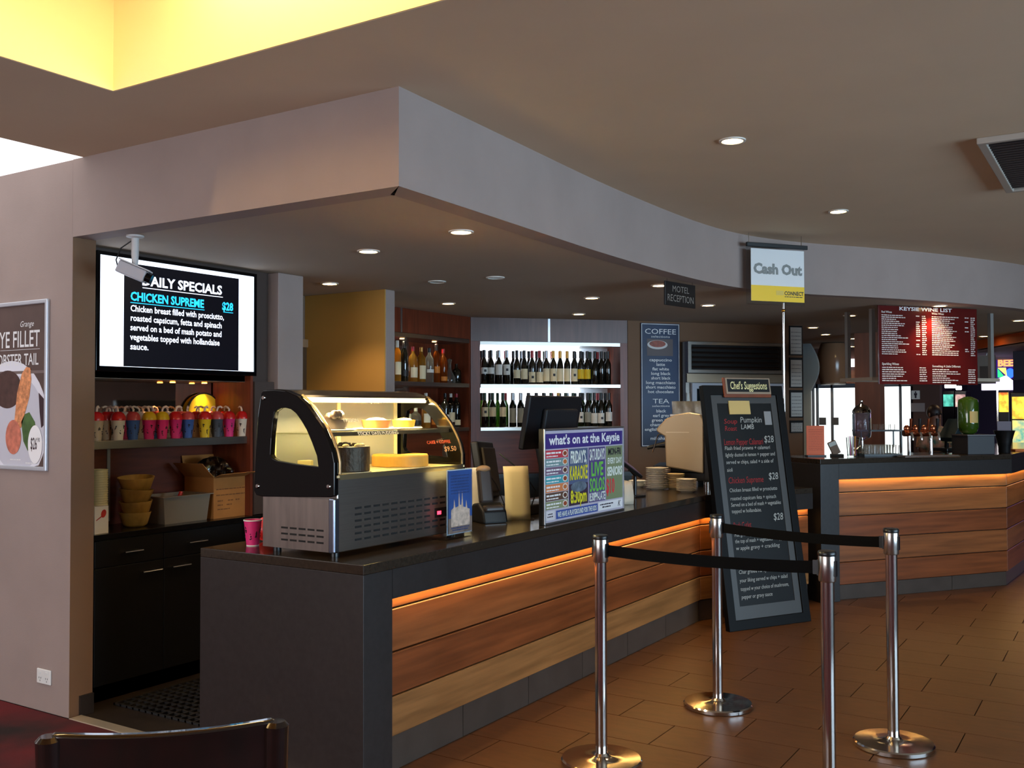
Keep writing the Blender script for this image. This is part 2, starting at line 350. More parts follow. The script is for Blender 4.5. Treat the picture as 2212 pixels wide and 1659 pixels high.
# ================================================================ service counter (front part)
XF, XB, Y0, HC = -2.614, -3.576, 3.025, .905
BEND = (XF, 6.727)
E2 = Vector((-2.135, 7.77, 0)); sd = (E2-Vector((*BEND, 0))).normalized(); sn = Vector((-sd.y, sd.x, 0))
q = E2+sn*.955; tt = (XB-q.x)/sd.x; BB = (XB, q.y+sd.y*tt)
top = [(XF, Y0), BEND, (E2.x, E2.y), (q.x, q.y), BB, (XB, Y0)]
sc = thing('service_counter', 'long service counter of dark stone with timber plank front, cake display on it', 'counter', (XF, Y0, 0))
def rel(pts): return [(x-XF, y-Y0) for x, y in pts]
def off(pts, d):                                     # the front line moved inwards by d
    k = math.tan(math.atan2(sd.x, sd.y)/2)
    return [(XF-d, Y0), (XF-d, BEND[1]+d*k), (E2.x+sn.x*d, E2.y+sn.y*d)]
MB().prism(rel(top), .865, HC).build('worktop', stonetop, sc, bevel=.003)
f0 = off(top, 0); f1 = off(top, .05)
MB().prism(rel([(f0[0][0], 3.2085)]+f0[1:]+[f1[2], f1[1], (f1[0][0], 3.2085)]), .742, .8645).build('fascia', stone, sc)
MB().prism(rel([(XF,Y0+.0005),(XF,3.208),(XB,3.208),(XB,Y0+.0005)]), 0, .8645).build('end_panel', stone, sc, bevel=.002)
g0 = off(top, .075); g1 = off(top, .5)
MB().prism(rel([(g0[0][0], 3.209), g0[1], g0[2], g1[2], g1[1], (g1[0][0], 3.209)]), .0, .74).build('carcass', M('carcass', (40,30,24), .6), sc)
zz = [.148, .319, .504, .688, .865]
for seg in (0, 1):
    a = [Vector((*p, 0)) for p in off(top, .045)]; p0, p1 = (Vector((a[0].x, 3.21, 0)), a[1]) if seg == 0 else (a[1], a[2])
    L = (p1-p0).length-.002; ang = math.atan2((p1-p0).y, (p1-p0).x)
    for i in range(4):
        o = MB().box(0, 0, zz[i]+.003, L, .028, min(zz[i+1]-.003, .742 if i == 3 else 9)).build('plank', planks[[2,1,3,0][i]], sc, bevel=.004, seg=1)
        o.location = (p0.x-XF, p0.y-Y0, 0); o.rotation_euler = (0, 0, ang)
    kk = [Vector((*p, 0)) for p in off(top, .06)]; p0, p1 = (Vector((kk[0].x, 3.21, 0)), kk[1]) if seg == 0 else (kk[1], kk[2])
    L = (p1-p0).length; n = 6 if seg == 0 else 2
    for i in range(n):
        o = MB().box(L*i/n+.002, 0, .001, L*(i+1)/n-.002, .014, .146).build('kick_tile', M('kick_tile', (74,63,56), .3, var=.12, vs=8), sc)
        o.location = (p0.x-XF, p0.y-Y0, 0); o.rotation_euler = (0, 0, ang)
amber = M('amber_led', (255,176,60), .5, em=4)
s0 = off(top, .018); s1 = off(top, .034)
MB().prism(rel([(s0[0][0], 3.22), s0[1], s0[2], s1[2], s1[1], (s1[0][0], 3.22)]), .7415, .7465).build('light_strip', amber, sc)
def strip_light(p0, p1, z, power, parent_xy):
    d = p1-p0; L = d.length
    l = bpy.data.lights.new('counter_glow', 'AREA'); l.shape = 'RECTANGLE'; l.size = L-.04; l.size_y = .012; l.energy = power*L; l.color = (1, .62, .20)
    o = bpy.data.objects.new('counter_glow', l); COL.objects.link(o); o.location = ((p0+p1)/2)+Vector((0, 0, z)); o.rotation_euler = (0, 0, math.atan2(d.y, d.x)); return o
a = [Vector((*p, 0)) for p in off(top, .026)]
strip_light(Vector((a[0].x, 3.22, 0)), a[1], .7405, .55, None); strip_light(a[1], a[2], .7405, .55, None)

# ================================================================ bar
HB = 1.125
F0 = Vector((-2.095, 7.849, 0)); F1 = F0+BD*1.998; AD = Vector((.07, 1, 0)).normalized(); F2 = F1+AD*3.2
bar = thing('bar_counter', 'tall bar counter of dark stone with glowing timber front, red wine board above', 'counter', F0)
bn2 = Vector((-AD.y, AD.x, 0))
def boff(d): 
    k = math.tan((math.atan2(AD.y, AD.x)-PHI)/2)
    return [F0-BN*d, F1-BN*d+BD*(-d*k), F2+bn2*d]
def bp(pts): return [(p.x-F0.x, p.y-F0.y) for p in pts]
o0 = boff(0); o6 = boff(.62)
MB().prism(bp(o0+o6[::-1]), 1.085, HB).build('worktop', stonetop, bar, bevel=.003)
o1 = boff(.05)
MB().prism(bp([o0[0]+BD*.1785]+o0[1:]+[o1[2], o1[1], o1[0]+BD*.1785]), .962, 1.0845).build('fascia', stone, bar)
ep = F0+BD*.178
MB().prism(bp([F0, ep, ep-BN*.6, F0-BN*.6]), 0, 1.0845).build('end_panel', stone, bar, bevel=.002)
c0 = boff(.075); c1 = boff(.55)
MB().prism(bp([ep-BN*.075+BD*.002]+c0[1:]+[c1[2], c1[1], ep-BN*.55+BD*.002]), 0, .96).build('carcass', MATS['carcass'], bar)
zz = [.118, .298, .483, .665, .853, .96]
for seg in (0, 1):
    a = boff(.045); p0, p1 = (ep-BN*.045, a[1]) if seg == 0 else (a[1], a[2])
    L = (p1-p0).length; ang = math.atan2((p1-p0).y, (p1-p0).x)
    for i in range(5):
        o = MB().box(.001, 0, zz[i]+.003, L-.001, .028, zz[i+1]-.003).build('plank', planks[[1,3,1,0,2][i]], bar, bevel=.004, seg=1)
        o.location = p0-F0; o.rotation_euler = (0, 0, ang)
    k = boff(.06); p0, p1 = (ep-BN*.06, k[1]) if seg == 0 else (k[1], k[2]); L = (p1-p0).length
    for i in range(3):
        o = MB().box(L*i/3+.002, 0, .001, L*(i+1)/3-.002, .014, .116).build('kick_tile', MATS['kick_tile'], bar); o.location = p0-F0; o.rotation_euler = (0, 0, ang)
a0 = boff(.018); a1 = boff(.034)
MB().prism(bp([a0[0]+BD*.19]+a0[1:]+[a1[2], a1[1], a1[0]+BD*.19]), .9605, .9655).build('light_strip', amber, bar)
a = boff(.026); strip_light(a[0]+BD*.19, a[1], .9595, .55, None); strip_light(a[1], a[2], .9595, .55, None)

# ================================================================ downlights
lampm = M('lamp_glow', (255,214,150), .5, em=14)
ringm = M('white_trim_ring', (225,220,210), .4)
ring_me = MB().lathe([(.062,.0),(.062,-.006),(.050,-.007),(.046,-.001),(.046,0)], 28).mesh('trim_ring', ringm, 40)
lamp_me = MB().lathe([(0,-.003),(.044,-.003),(.046,0)], 24).mesh('lamp', lampm, 40)
dead_me = MB().lathe([(0,-.003),(.044,-.003),(.046,0)], 24).mesh('lamp', M('unlit_lamp', (120,116,110), .3), 40)
def downlight(px, py, z, label, power, spread=110, col=(1,.70,.40), lit=True, s=1.0, blend=.6):
    p = onz(px, py, z); t = thing('downlight', label, 'ceiling light', (p.x, p.y, z), 0, 'recessed downlights'); t.scale = (s, s, 1)
    obj('trim_ring', ring_me, t); obj('lamp', lamp_me if lit else dead_me, t)
    if lit and power:
        l = bpy.data.lights.new('downlight_beam', 'SPOT'); l.energy = power; l.color = col; l.spot_size = R(spread); l.spot_blend = blend; l.shadow_soft_size = .04
        o = bpy.data.objects.new('downlight_beam', l); COL.objects.link(o); o.parent = t; o.location = (0, 0, -.012)
    return p
for px, py, z, lab, pw, lit in (
    (1582,303,ZC,'largest lit downlight, in the high ceiling right of the curved bulkhead',10.2,1),
    (1811,456,ZC,'lit downlight in the high ceiling above the Cash Out sign',10.2,1),
    (996,500,ZS,'bright downlight in the soffit just behind the bulkhead corner',26,1),
    (796,542,ZS,'lit downlight in the soffit between television and bulkhead corner',15.0,1),
    (712,612,ZS,'lit downlight at the mouth of the ochre passage',13.0,1),
    (944,608,ZS,'unlit round ceiling fitting behind the cake display, left one',0,0),
    (1070,599,ZS,'unlit downlight with pale ring, right of the unlit ceiling fitting',0,0),
    (968,655,ZS,'lit downlight in front of the spirits cabinet',13.0,1),
    (1278,643,ZS,'nearer of two downlights in front of the wine cabinet',13.0,1),
    (1250,678,ZS,'farther of two downlights in front of the wine cabinet',9.0,1),
    (1425,616,ZS,'lit downlight beside the Motel Reception sign',24,1),
    (1529,659,ZS,'lit downlight above the coffee machine',24,1),
    (1836,681,ZS,'lit downlight left of the red wine board',10.0,1),
    (2030,660,ZS,'bright downlight right in front of the red wine board',22,1),
    (2200,692,ZS,'lit downlight at the right edge of the picture',16,1),
    (1756,707,ZS,'lit amber downlight above the clipboards',8.0,1),
    (1783,722,ZS,'small downlight above the pale curved panel',16,1),
    (1845,731,ZS,'small far downlight left of the brown pillar',14,1),
    (1838,748,ZS,'farthest small downlight, near the glass doors',14,1),
    (2125,726,ZS,'small downlight right of the red wine board',14,1)):
    downlight(px, py, z, lab, pw, lit=bool(lit))
# lamps of the cove: two slim fluorescent battens lying on its upper ledge
for x, y, rz in ((-2.2, 2.30, 0), (-3.26, .9, R(90))):
    t = thing('cove_batten', 'slim fluorescent batten hidden in the bright ceiling cove, ' + ('along the counter side' if rz == 0 else 'along the left side'), 'ceiling light', (x, y, zc2-.07), rz, 'cove battens')
    MB().box(-.6, -.03, .03, .6, .03, .069).build('housing', white, t); MB().tube([(-.58,0,.01),(.58,0,.01)], .014, 10).build('tube', M('warm_tube', (255,205,110), .5, em=7), t, 40)
    l = bpy.data.lights.new('cove_glow', 'AREA'); l.shape = 'RECTANGLE'; l.size = 1.2; l.size_y = .08; l.energy = 13; l.color = (1, .74, .38)
    o = bpy.data.objects.new('cove_glow', l); COL.objects.link(o); o.parent = t; o.location = (0, 0, -.01)
# ceiling air grille
vp = onz(2130, 296, ZC); 
gr = thing('ceiling_grille', 'dark square air grille with pale frame in the high ceiling', 'air vent', (vp.x, 5.02, ZC))
MB().ring([(-.04,0),(1.25,0),(1.25,1.25),(-.04,1.25)], [(0,.03),(1.21,.03),(1.21,1.22),(0,1.22)], -.03, 0, ax='z').build('frame', M('grille_frame', (170,160,148), .5), gr, bevel=.004)
MB().box(0, .03, -.006, 1.21, 1.22, -.001).build('backing', M('grille_dark', (22,16,16), .7), gr)
sl = MB().box(0, 0, -.024, 1.21, .006, -.008).mesh('slat', M('grille_slat', (48,38,36), .5))
for i in range(23): o = obj('slat', sl, gr); o.location = (0, .05+i*.05, 0)

# ================================================================ left wall: framed food poster, socket
px1 = -4.669; PZ0, PZ1 = 1.217, 2.096; PW = .63
po = thing('framed_poster', 'silver framed food poster of lobster tail hanging on the left wall', 'poster', (px1-PW, YW, PZ0))
PH = PZ1-PZ0
MB().ring([(0,0),(PW,0),(PW,PH),(0,PH)], [(.022,.022),(PW-.022,.022),(PW-.022,PH-.022),(.022,PH-.022)], -.018, 0).build('frame', M('silver_frame', (205,208,215), .35, metal=.4), po, bevel=.005)
sh = MB().box(.02, -.006, .02, PW-.02, -.001, PH-.02).build('sheet', M('poster_brown', (92,72,66), .55, var=.12, vs=6), po)
def flat(poly, y, mat, parent, name='printed_shape', t=.0005): return MB().prism(poly, y-t, y, 'y').build(name, mat, parent)
def ell(cx, cz, rx, rz, n=36, a0=0, a1=360, rot=0): 
    c, s = math.cos(rot), math.sin(rot); out = []
    for k in range(n if a1-a0 >= 360 else n+1):
        a = R(a0+(a1-a0)*k/n); x, z = rx*math.cos(a), rz*math.sin(a); out.append((cx+x*c-z*s, cz+x*s+z*c))
    return out
def clip(poly, x0, z0, x1, z1): return [(min(max(x, x0), x1), min(max(z, z0), z1)) for x, z in poly]
lim = (.022, .022, PW-.022, PH-.022)
plate = M('poster_white', (232,232,240), .5); lob = M('poster_lobster', (224,146,96), .55, var=.4, vs=45); grn = M('poster_green', (74,104,52), .55, var=.3, vs=25); drk = M('poster_dark', (58,36,42), .5); stk = M('poster_steak', (78,52,46), .55, var=.3, vs=25); pink = M('poster_pink', (206,120,96), .55, var=.3, vs=25)
flat(clip(ell(.30, .24, .33, .33), *lim), -.0065, plate, sh, 'plate_picture')
flat(clip(ell(.36, .24, .24, .25), *lim), -.0071, M('poster_plate_inner', (205,205,215), .5), sh, 'plate_picture')
flat(ell(.27, .42, .13, .10), -.0077, stk, sh, 'steak_picture')
flat([(.33,.20),(.345,.30),(.36,.40),(.40,.50),(.44,.535),(.475,.53),(.485,.47),(.47,.38),(.43,.29),(.40,.22)], -.0083, lob, sh, 'lobster_picture')
flat(ell(.33, .17, .07, .09), -.0089, pink, sh, 'lobster_picture')
flat([(.40,.25),(.43,.29),(.47,.30),(.52,.25),(.535,.19),(.50,.13),(.46,.10),(.42,.15)], -.0083, grn, sh, 'vegetable_picture')
flat([(.55,.40),(.608,.36),(.608,.24),(.575,.22),(.56,.30)], -.0077, drk, sh, 'sauce_picture')
flat(ell(.525, .135, .062, .098), -.0095, M('poster_badge', (250,250,250), .5), sh, 'price_badge')
text('$26', .06, drk, sh, .486, .11, -.0105, fit=.055, bold=.001); text('90', .022, drk, sh, .545, .148, -.0105, fit=.022)
text('EYE FILLET', .085, lettw, sh, .555, .64, -.0075, 'RIGHT', bold=.001, fit=.40)
text('& LOBSTER TAIL', .060, lettw, sh, .545, .545, -.0075, 'RIGHT', bold=.0008, fit=.46)
text('Grange', .030, lettw, sh, .50, .745, -.0075, 'RIGHT', shear=.3, fit=.12)
rect(lettw, sh, .20, .625, .555, .627, -.0070, 'printed_rule'); rect(M('poster_band', (120,104,100), .5), sh, .022, .50, PW-.03, .515, -.0066, 'printed_rule')
words(lettw, sh, [(.44,.54,.035,.006),(.30,.40,.05,.006)], -.0075)
so_ = ony(97, 1461, YW)
sk = thing('power_socket', 'small white square power socket low on the left wall', 'power socket', (so_.x, YW, so_.z))
MB().box(-.058, -.009, -.037, .058, 0, .037).build('face_plate', white, sk, bevel=.004)
for dx in (-.028, .028):
    MB().box(dx-.008, -.012, .012, dx+.008, -.009, .026).build('switch', white, sk, bevel=.001)
    b = MB()
    for ex, ez in ((-.008,-.008),(.008,-.008),(0,-.022)): b.box(dx+ex-.0015, -.0096, ez-.004, dx+ex+.0015, -.0088, ez+.004)
    b.build('socket_slots', black, sk)

# ================================================================ television
XT = -4.60; t0 = onx(211, 545, XT); t1 = onx(556, 800, XT); TW = t1.y-t0.y+.0; TZ0, TZ1 = 1.735, 2.37
tv = thing('television', 'wall television showing the daily specials above the cup shelf', 'television', (XT-.012, t0.y, TZ0), R(90))
TH = TZ1-TZ0
MB().box(0, 0, 0, TW, .045, TH).build('body', black, tv, bevel=.004)
b = MB(); b.ring([(0,0),(TW,0),(TW,TH),(0,TH)], [(.022,.026),(TW-.022,.026),(TW-.022,TH-.02),(.022,TH-.02)], -.006, 0); b.build('bezel', blackg, tv, bevel=.002)
scr = MB().box(.018, -.002, .022, TW-.018, 0, TH-.016).build('screen', M('screen_white', (226,236,255), .4, em=1.0), tv)
sx0, sx1 = .168, .975
rect(M('screen_dark', (16,15,24), .25, em=.12), scr, sx0, .028, sx1, TH-.045, -.0024)
tw = M('screen_text_white', (235,240,255), .5, em=.8); tcn = M('screen_text_cyan', (40,190,245), .5, em=.7)
text('DAILY SPECIALS', .052, tw, scr, (sx0+sx1)/2-.01, TH-.155, -.0042, 'CENTER', bold=.0022, fit=.56); rect(tw, scr, .285, TH-.172, .85, TH-.168, -.0034, 'underline')
text('CHICKEN SUPREME', .046, tcn, scr, sx0+.04, TH-.245, -.0042, bold=.0022, fit=.50); rect(tcn, scr, sx0+.04, TH-.260, sx0+.545, TH-.256, -.0034, 'underline')
text('$28', .046, tcn, scr, sx1-.045, TH-.245, -.0042, 'RIGHT', bold=.0022, fit=.085); rect(tcn, scr, sx1-.12, TH-.260, sx1-.045, TH-.256, -.0034, 'underline')
for i, (s, wd) in enumerate((('Chicken breast filled with prosciutto,',.555),('roasted capsicum, fetta and spinach',.54),('served on a bed of mash potato and',.54),('vegetables topped with hollandaise',.53),('sauce.',.10))):
    text(s, .034, tw, scr, sx0+.04, TH-.305-i*.052, -.0042, bold=.0009, fit=wd*1.17)

# ================================================================ security camera
mc = onz(292, 509, ZS)
cc = thing('security_camera', 'small white security camera hanging from the soffit before the television', 'camera', (mc.x, mc.y, ZS))
MB().lathe([(0,0),(.042,0),(.042,-.008),(.018,-.014),(.018,-.09),(.014,-.15),(0,-.15)], 20).build('bracket', M('camera_white', (196,192,188), .45), cc, 40)
ax = (Vector((.62, .55, -.35))).normalized(); sv = Vector((-ax.y, ax.x, 0)).normalized(); uv = sv.cross(ax)*-1
T = Matrix(((ax.x, sv.x, uv.x, 0), (ax.y, sv.y, uv.y, 0), (ax.z, sv.z, uv.z, -.185), (0,0,0,1)))
b = MB(); b.T = T; b.box(-.085, -.032, -.03, .055, .032, .03); b.build('housing', M('camera_grey', (176,170,172), .4), cc, bevel=.006)
b = MB(); b.T = T; b.box(-.09, -.036, .031, .07, .036, .037); b.build('sun_shield', M('camera_white'), cc)
b = MB(); b.T = T; b.tube([(.055,0,0),(.085,0,0)], .024, 16); b.build('lens', blackg, cc, 40)
b = MB(); b.tube([(-.02,-.0,-.02),(-.07,-.03,-.06),(-.08,-.05,-.12),(-.07,-.045,-.16),tuple(T @ Vector((-.085,0,0)))], .0035, 6); b.build('cable', black, cc, 40)

# ================================================================ niche below the television: wood, mirror, shelf, cabinet
XN = -4.97; NY0, NY1 = 3.118, 4.30
ni = thing('wall_niche', 'red wood lined niche with a mirror back below the television', 'shelf unit', (XN, NY0, .875), R(90))
NL = NY1-NY0
MB().box(0, -.02, 0, NL, 0, .475).build('back_panel', redwoodh, ni)
MB().box(0, -.012, .475, NL, 0, .86).build('mirror', mirror, ni)
MB().box(NL-.02, -.36, 0, NL, -.021, .86).build('side_panel', redwood, ni)
MB().box(0, -.31, .822, NL-.021, -.013, .86).build('top_panel', M('light_panel_metal', (150,140,128), .3, metal=.8), ni)
MB().box(.40, -.026, .02, .42, -.0205, .44).build('joint_strip', alu, ni)
sf = tag(MB().box(0, 0, 0, NL-.022, .32, .045).build('cup_shelf', steel, loc=(-4.635, NY0, 1.318), rz=R(90), bevel=.002), 'stainless steel shelf carrying the row of colourful lidded cups', 'shelf')
for y in (3.93, 4.17):
    l = bpy.data.lights.new('niche_lamp', 'SPOT'); l.energy = 3.5; l.color = (1,.6,.28); l.spot_size = R(70); l.spot_blend = .8; l.shadow_soft_size = .01
    t = thing('niche_downlight', 'tiny amber lamp in the top of the cup niche, ' + ('left one' if y < 4 else 'right one'), 'ceiling light', (-4.90, y, 1.694), 0, 'niche lamps')
    MB().cyl(.016, -.004, .0, 14).build('lamp', M('amber_lamp', (255,150,60), .5, em=12), t)
    o = bpy.data.objects.new('niche_lamp', l); COL.objects.link(o); o.parent = t; o.location = (0,0,-.01)
XK = -4.592
tag(MB().box(0, 0, 0, 1.35, .385, .03).build('back_worktop', M('black_worktop', (22,19,18), .22, var=.2, vs=40), loc=(XK+.01, NY0, .845), rz=R(90), bevel=.002), 'black worktop under the cup shelf with bowls and cardboard box', 'worktop')
cb = thing('base_cabinet', 'black base cabinet with steel bar handles under the niche', 'cabinet', (XK, NY0, 0), R(90))
MB().box(0, .02, .0, 1.35, .38, .844).build('body', cabblk, cb)
MB().box(0, .03, 0, 1.35, .02, .08).build('plinth', black, cb)
sp = onx(354, 1227, XK).y-NY0
for x0, x1, z0, z1, nm, hpx in ((.08, sp-.002, .70, .84, 'drawer', (263,302,1190)), (sp+.002, 1.08, .70, .84, 'drawer', (402,441,1169)), (.08, sp-.002, .085, .696, 'door', (302,343,1232)), (sp+.002, 1.08, .085, .696, 'door', (366,405,1221))):
    d = MB().box(x0, 0, z0, x1, .0195, z1).build(nm, M('cabinet_front', (15,13,14), .42), cb, bevel=.002)
    ha, hb = onx(hpx[0], hpx[2], XK), onx(hpx[1], hpx[2], XK); ya, yb, z = ha.y-NY0, hb.y-NY0, (ha.z+hb.z)/2
    b = MB(); b.tube([(ya,-.03,z),(yb,-.03,z)], .0055, 8); b.tube([(ya+.015,-.03,z),(ya+.015,0,z)], .004, 6); b.tube([(yb-.015,-.03,z),(yb-.015,0,z)], .004, 6); b.build('handle', chrome, d, 40)
struct(MB().box(-4.68, 4.305, .88, -4.60, 4.468, 1.70).build('wall_back', M('shaded_brown_paint')))  # same shaded wall lower down, its shade again in the colour

# ---- lidded cups
cupm = {k: M('cup_'+k, c, .5) for k, c in dict(white=(225,210,190), blue=(62,98,170), pink=(220,42,120), yellow=(228,190,30), grey=(70,74,84), tan=(190,160,125)).items()}
domem = {k: M('dome_'+k, c, .25) for k, c in dict(red=(206,26,26), yellow=(225,180,20), rose=(200,70,70), clear=(225,215,210)).items()}
strawm = M('bendy_straw', (226,200,180), .4)
def cup_body(s=1): return [(0,0),(.026*s,0),(.026*s,.003),(.037*s,.104*s),(.0385*s,.106*s),(.0385*s,.110*s),(.0345*s,.110*s),(0,.10*s)]
cup_me = {k: MB().lathe(cup_body(), 22).mesh('cup', m_, 40) for k, m_ in cupm.items()}
dome_me = {k: MB().lathe([(.0400,.107),(.0405,.112),(.0400,.117),(.037,.132),(.030,.144),(.019,.152),(.008,.155),(0,.155)], 22).mesh('dome_lid', m_, 50) for k, m_ in domem.items()}
def mk_straw(sd):
    a = sd; return MB().tube([(0,0,.148),(.003,0,.165),(.010*math.cos(a),.010*math.sin(a),.178),(.028*math.cos(a),.028*math.sin(a),.183),(.042*math.cos(a),.042*math.sin(a),.176)], .0060, 6).mesh('straw', strawm, 50)
straws = [mk_straw(a) for a in (.3, -.6, 1.2, 2.6)]
def mk_print():
    rnd = random.Random(3); b = MB()
    for k in range(9):                                   # little dark dancing strokes around the cup
        a = k*.70; z = rnd.uniform(.03, .075); r = .0275+z*.105
        for q in range(3):
            da = rnd.uniform(-.16, .16); dz = rnd.uniform(-.012, .012); a2 = a+rnd.uniform(-.2, .2); z2 = z+rnd.uniform(-.016, .016)
            r1, r2 = .0266+(z+dz)*.105, .0266+z2*.105
            P = Vector((r1*math.cos(a+da), r1*math.sin(a+da), z+dz)); Q = Vector((r2*math.cos(a2), r2*math.sin(a2), z2)); b.tube([P, Q], .0023, 4)
    return b.mesh('cup_print', M('cup_ink', (30,20,24), .6))
print_me = mk_print()
def cup(px, py_or_row, body, dome, label, X, group, straw=0, z=1.3635, dark=True):
    y = onx(px, 925, X).y
    t = thing('lidded_cup', label, 'cup', (X, y, z), random.uniform(0, 6), group)
    obj('cup', cup_me[body], t); obj('dome_lid', dome_me[dome], t); obj('straw', straws[straw % 4], t)
    if dark: obj('cup_print', print_me, t)
row = [(208,'tan','red'),(229,'tan','red'),(255,'white','red'),(287,'blue','rose'),(322,'pink','yellow'),(350,'pink','yellow'),(379,'pink','red'),(405,'blue','rose'),(424,'tan','red'),(442,'yellow','red'),(468,'grey','rose'),(494,'pink','red'),(522,'white','red')]
for i, (px, bc, dc) in enumerate(row):
    cup(px, 0, bc, dc, '%s from the left in the front row of lidded cups, %s with %s dome' % (ORD[i], bc, dc), -4.675 - (.083 if i in (1, 8) else 0), 'lidded cups, front row', i)
for i, (px, bc, dc) in enumerate([(238,'white','red'),(268,'pink','clear'),(300,'white','clear'),(332,'blue','red'),(362,'white','clear'),(393,'pink','rose'),(430,'yellow','clear'),(456,'white','rose'),(484,'blue','red')]):
    cup(px, 0, bc, dc, '%s from the left in the back row of lidded cups, %s dome by the mirror' % (ORD[i], dc), -4.845, 'lidded cups, back row', i+1)
yp = onx(443, 900, -4.92)
yd = thing('yellow_disc', 'yellow round board with black rim leaning behind the cups', 'board', (-4.925, yp.y, 1.3635), R(90))
b = MB(); b.T = Matrix.Translation((0,0,.135)) @ Matrix.Rotation(R(-4), 4, 'X') @ Matrix.Rotation(R(90), 4, 'X'); b.lathe([(0,.004),(.128,.004),(.128,-.004),(0,-.004)], 40); b.build('disc', M('disc_yellow', (228,200,30), .5), yd, 40)
b = MB(); b.T = Matrix.Translation((0,0,.135)) @ Matrix.Rotation(R(-4), 4, 'X') @ Matrix.Rotation(R(90), 4, 'X'); b.lathe([(.1285,.006),(.136,.006),(.136,-.006),(.1285,-.006),(.1285,.006)], 40); b.build('rim', black, yd, 40)

# ---- things on the black worktop
ZK = .8755
pc = onx(222, 1135, -4.66)
pcm = M('paper_cup', (206,186,130), .6)
nest = MB().lathe([(.030,0),(.0405,.105),(.043,.106),(.043,.111),(.0385,.111),(.029,.006),(0,.006)], 20).mesh('paper_cup', pcm, 40)
for i in range(19):
    tag(obj('paper_cup', nest, loc=(-4.69, pc.y, ZK+i*.0125)), '%s from the bottom of the nested paper cups at the wall corner' % ORD[i], 'cup', 'nested paper cups')
tc = onx(218, 1150, -4.62)
cx = thing('tea_carton', 'small white carton with a red tulip print before the paper cups', 'box', (-4.615, tc.y, ZK), R(96))
MB().box(-.045, 0, 0, .045, .05, .145).build('body', M('carton_white', (222,206,178), .55), cx, bevel=.001)
tm_ = M('tulip_red', (190,44,30), .5)
flat(ell(.012, .105, .016, .022, 20, rot=-.4), -.0008, tm_, cx, 'tulip_print'); flat([(.0,.095),(.004,.09),(-.035,.07),(-.036,.074)], -.0008, tm_, cx, 'tulip_print')
bw = onx(297, 1125, -4.72)
bam = M('bamboo', (196,160,84), .5, var=.3, vs=14, stretch=(1,1,.5))
bowl = [(0,.0),(.055,0),(.075,.012),(.098,.07),(.100,.074),(.094,.074),(.072,.018),(0,.012)]
z = ZK
for i, (s, tx, ty) in enumerate(((.86,0,0),(.90,.06,.03),(.93,-.05,.05),(1.0,.07,.06))):
    o = MB().lathe([(r*s, h*1.1) for r, h in bowl], 26).build('wooden_bowl', bam, None, 40); o.location = (-4.74, bw.y+(i % 2)*.006, z); o.rotation_euler = (tx, ty, 0)
    tag(o, '%s of the four stacked wooden bowls, counted from the worktop up' % ORD[i], 'bowl', 'stacked wooden bowls'); z += .066*s+.006
ta, tb = onx(352, 1100, -4.66), onx(453, 1100, -4.66)
tr = thing('steel_pan', 'rectangular stainless steel pan between bowls and cardboard box', 'pan', (-4.655, ta.y, ZK), R(90))
w_ = tb.y-ta.y
b = MB(); w0 = .012
b.add([(w0*1.5,.01,0),(w_-w0*1.5,.01,0),(w_-w0*1.5,.22,0),(w0*1.5,.22,0),(0,0,.155),(w_,0,.155),(w_,.235,.155),(0,.235,.155)], [(0,1,2,3),(0,1,5,4),(1,2,6,5),(2,3,7,6),(3,0,4,7)])
p_ = b.build('pan_body', M('pan_steel', (168,156,138), .35, metal=.55), tr); s_ = p_.modifiers.new('solid', 'SOLIDIFY'); s_.thickness = .003
MB().ring([(-.014,-.014),(w_+.014,-.014),(w_+.014,.249),(-.014,.249)], [(.004,.004),(w_-.004,.004),(w_-.004,.231),(.004,.231)], .152, .157, ax='z').build('rim', M('pan_steel'), tr)
tg = thing('red_handled_tongs', 'red plastic handle sticking up inside the steel pan', 'utensil', (-4.76, (ta.y+tb.y)/2, ZK+.004)); b = MB(); b.tube([(0,-.03,.0),(0,0,.08),(.0,.04,.165)], [.006,.010,.012], 8); b.build('handle', M('red_plastic', (190,40,30), .4), tg, 40)
ca, cb_ = onx(455, 1110, -4.68), onx(540, 1110, -4.68)
bx_ = thing('cardboard_box', 'open brown cardboard box with printed lines, plastic bag spilling out', 'box', (-4.655, ca.y, ZK), R(90))
card = M('cardboard', (178,120,58), .75, var=.1, vs=8); w_ = cb_.y-ca.y+.02
b = MB(); b.box(0,0,0,w_,.004,.245).box(0,.256,0,w_,.26,.245).box(0,.004,0,.004,.256,.245).box(w_-.004,.004,0,w_,.256,.245).box(.004,.004,0,w_-.004,.256,.004); b.build('body', card, bx_)
for pts in ([(0,0,.245),(w_,0,.245),(w_+.012,-.075,.275),(-.012,-.075,.268)], [(0,0,.245),(0,.26,.245),(-.085,.262,.33),(-.085,.0,.33)], [(w_,0,.245),(w_,.26,.245),(w_+.05,.262,.34),(w_+.05,0,.34)], [(0,.26,.245),(w_,.26,.245),(w_,.29,.37),(0,.29,.37)]):
    f = MB().add(pts, [(0,1,2,3)]).build('flap', card, bx_); s_ = f.modifiers.new('solid', 'SOLIDIFY'); s_.thickness = .003
words(M('box_ink', (120,76,34), .7), bx_, [(.02,w_-.02,.17,.007),(.02,w_-.03,.135,.007),(.03,.07,.10,.008),(.11,.15,.10,.008),(.17,.2,.10,.008),(.03,.07,.075,.008),(.10,.14,.075,.008),(.03,.13,.05,.007)], -.0008, seed=4)
rnd = random.Random(5)
def bagf(u, v):
    a = u*2*math.pi; t = v*math.pi; wob = 1+.20*math.sin(5*a+3*t)+.13*math.sin(9*a-4*t)+rnd.uniform(-.07,.07)
    return (.10*math.sin(t)*math.cos(a)*wob, .09*math.sin(t)*math.sin(a)*wob, .088-.088*math.cos(t)*(1+.05*math.sin(7*a)))
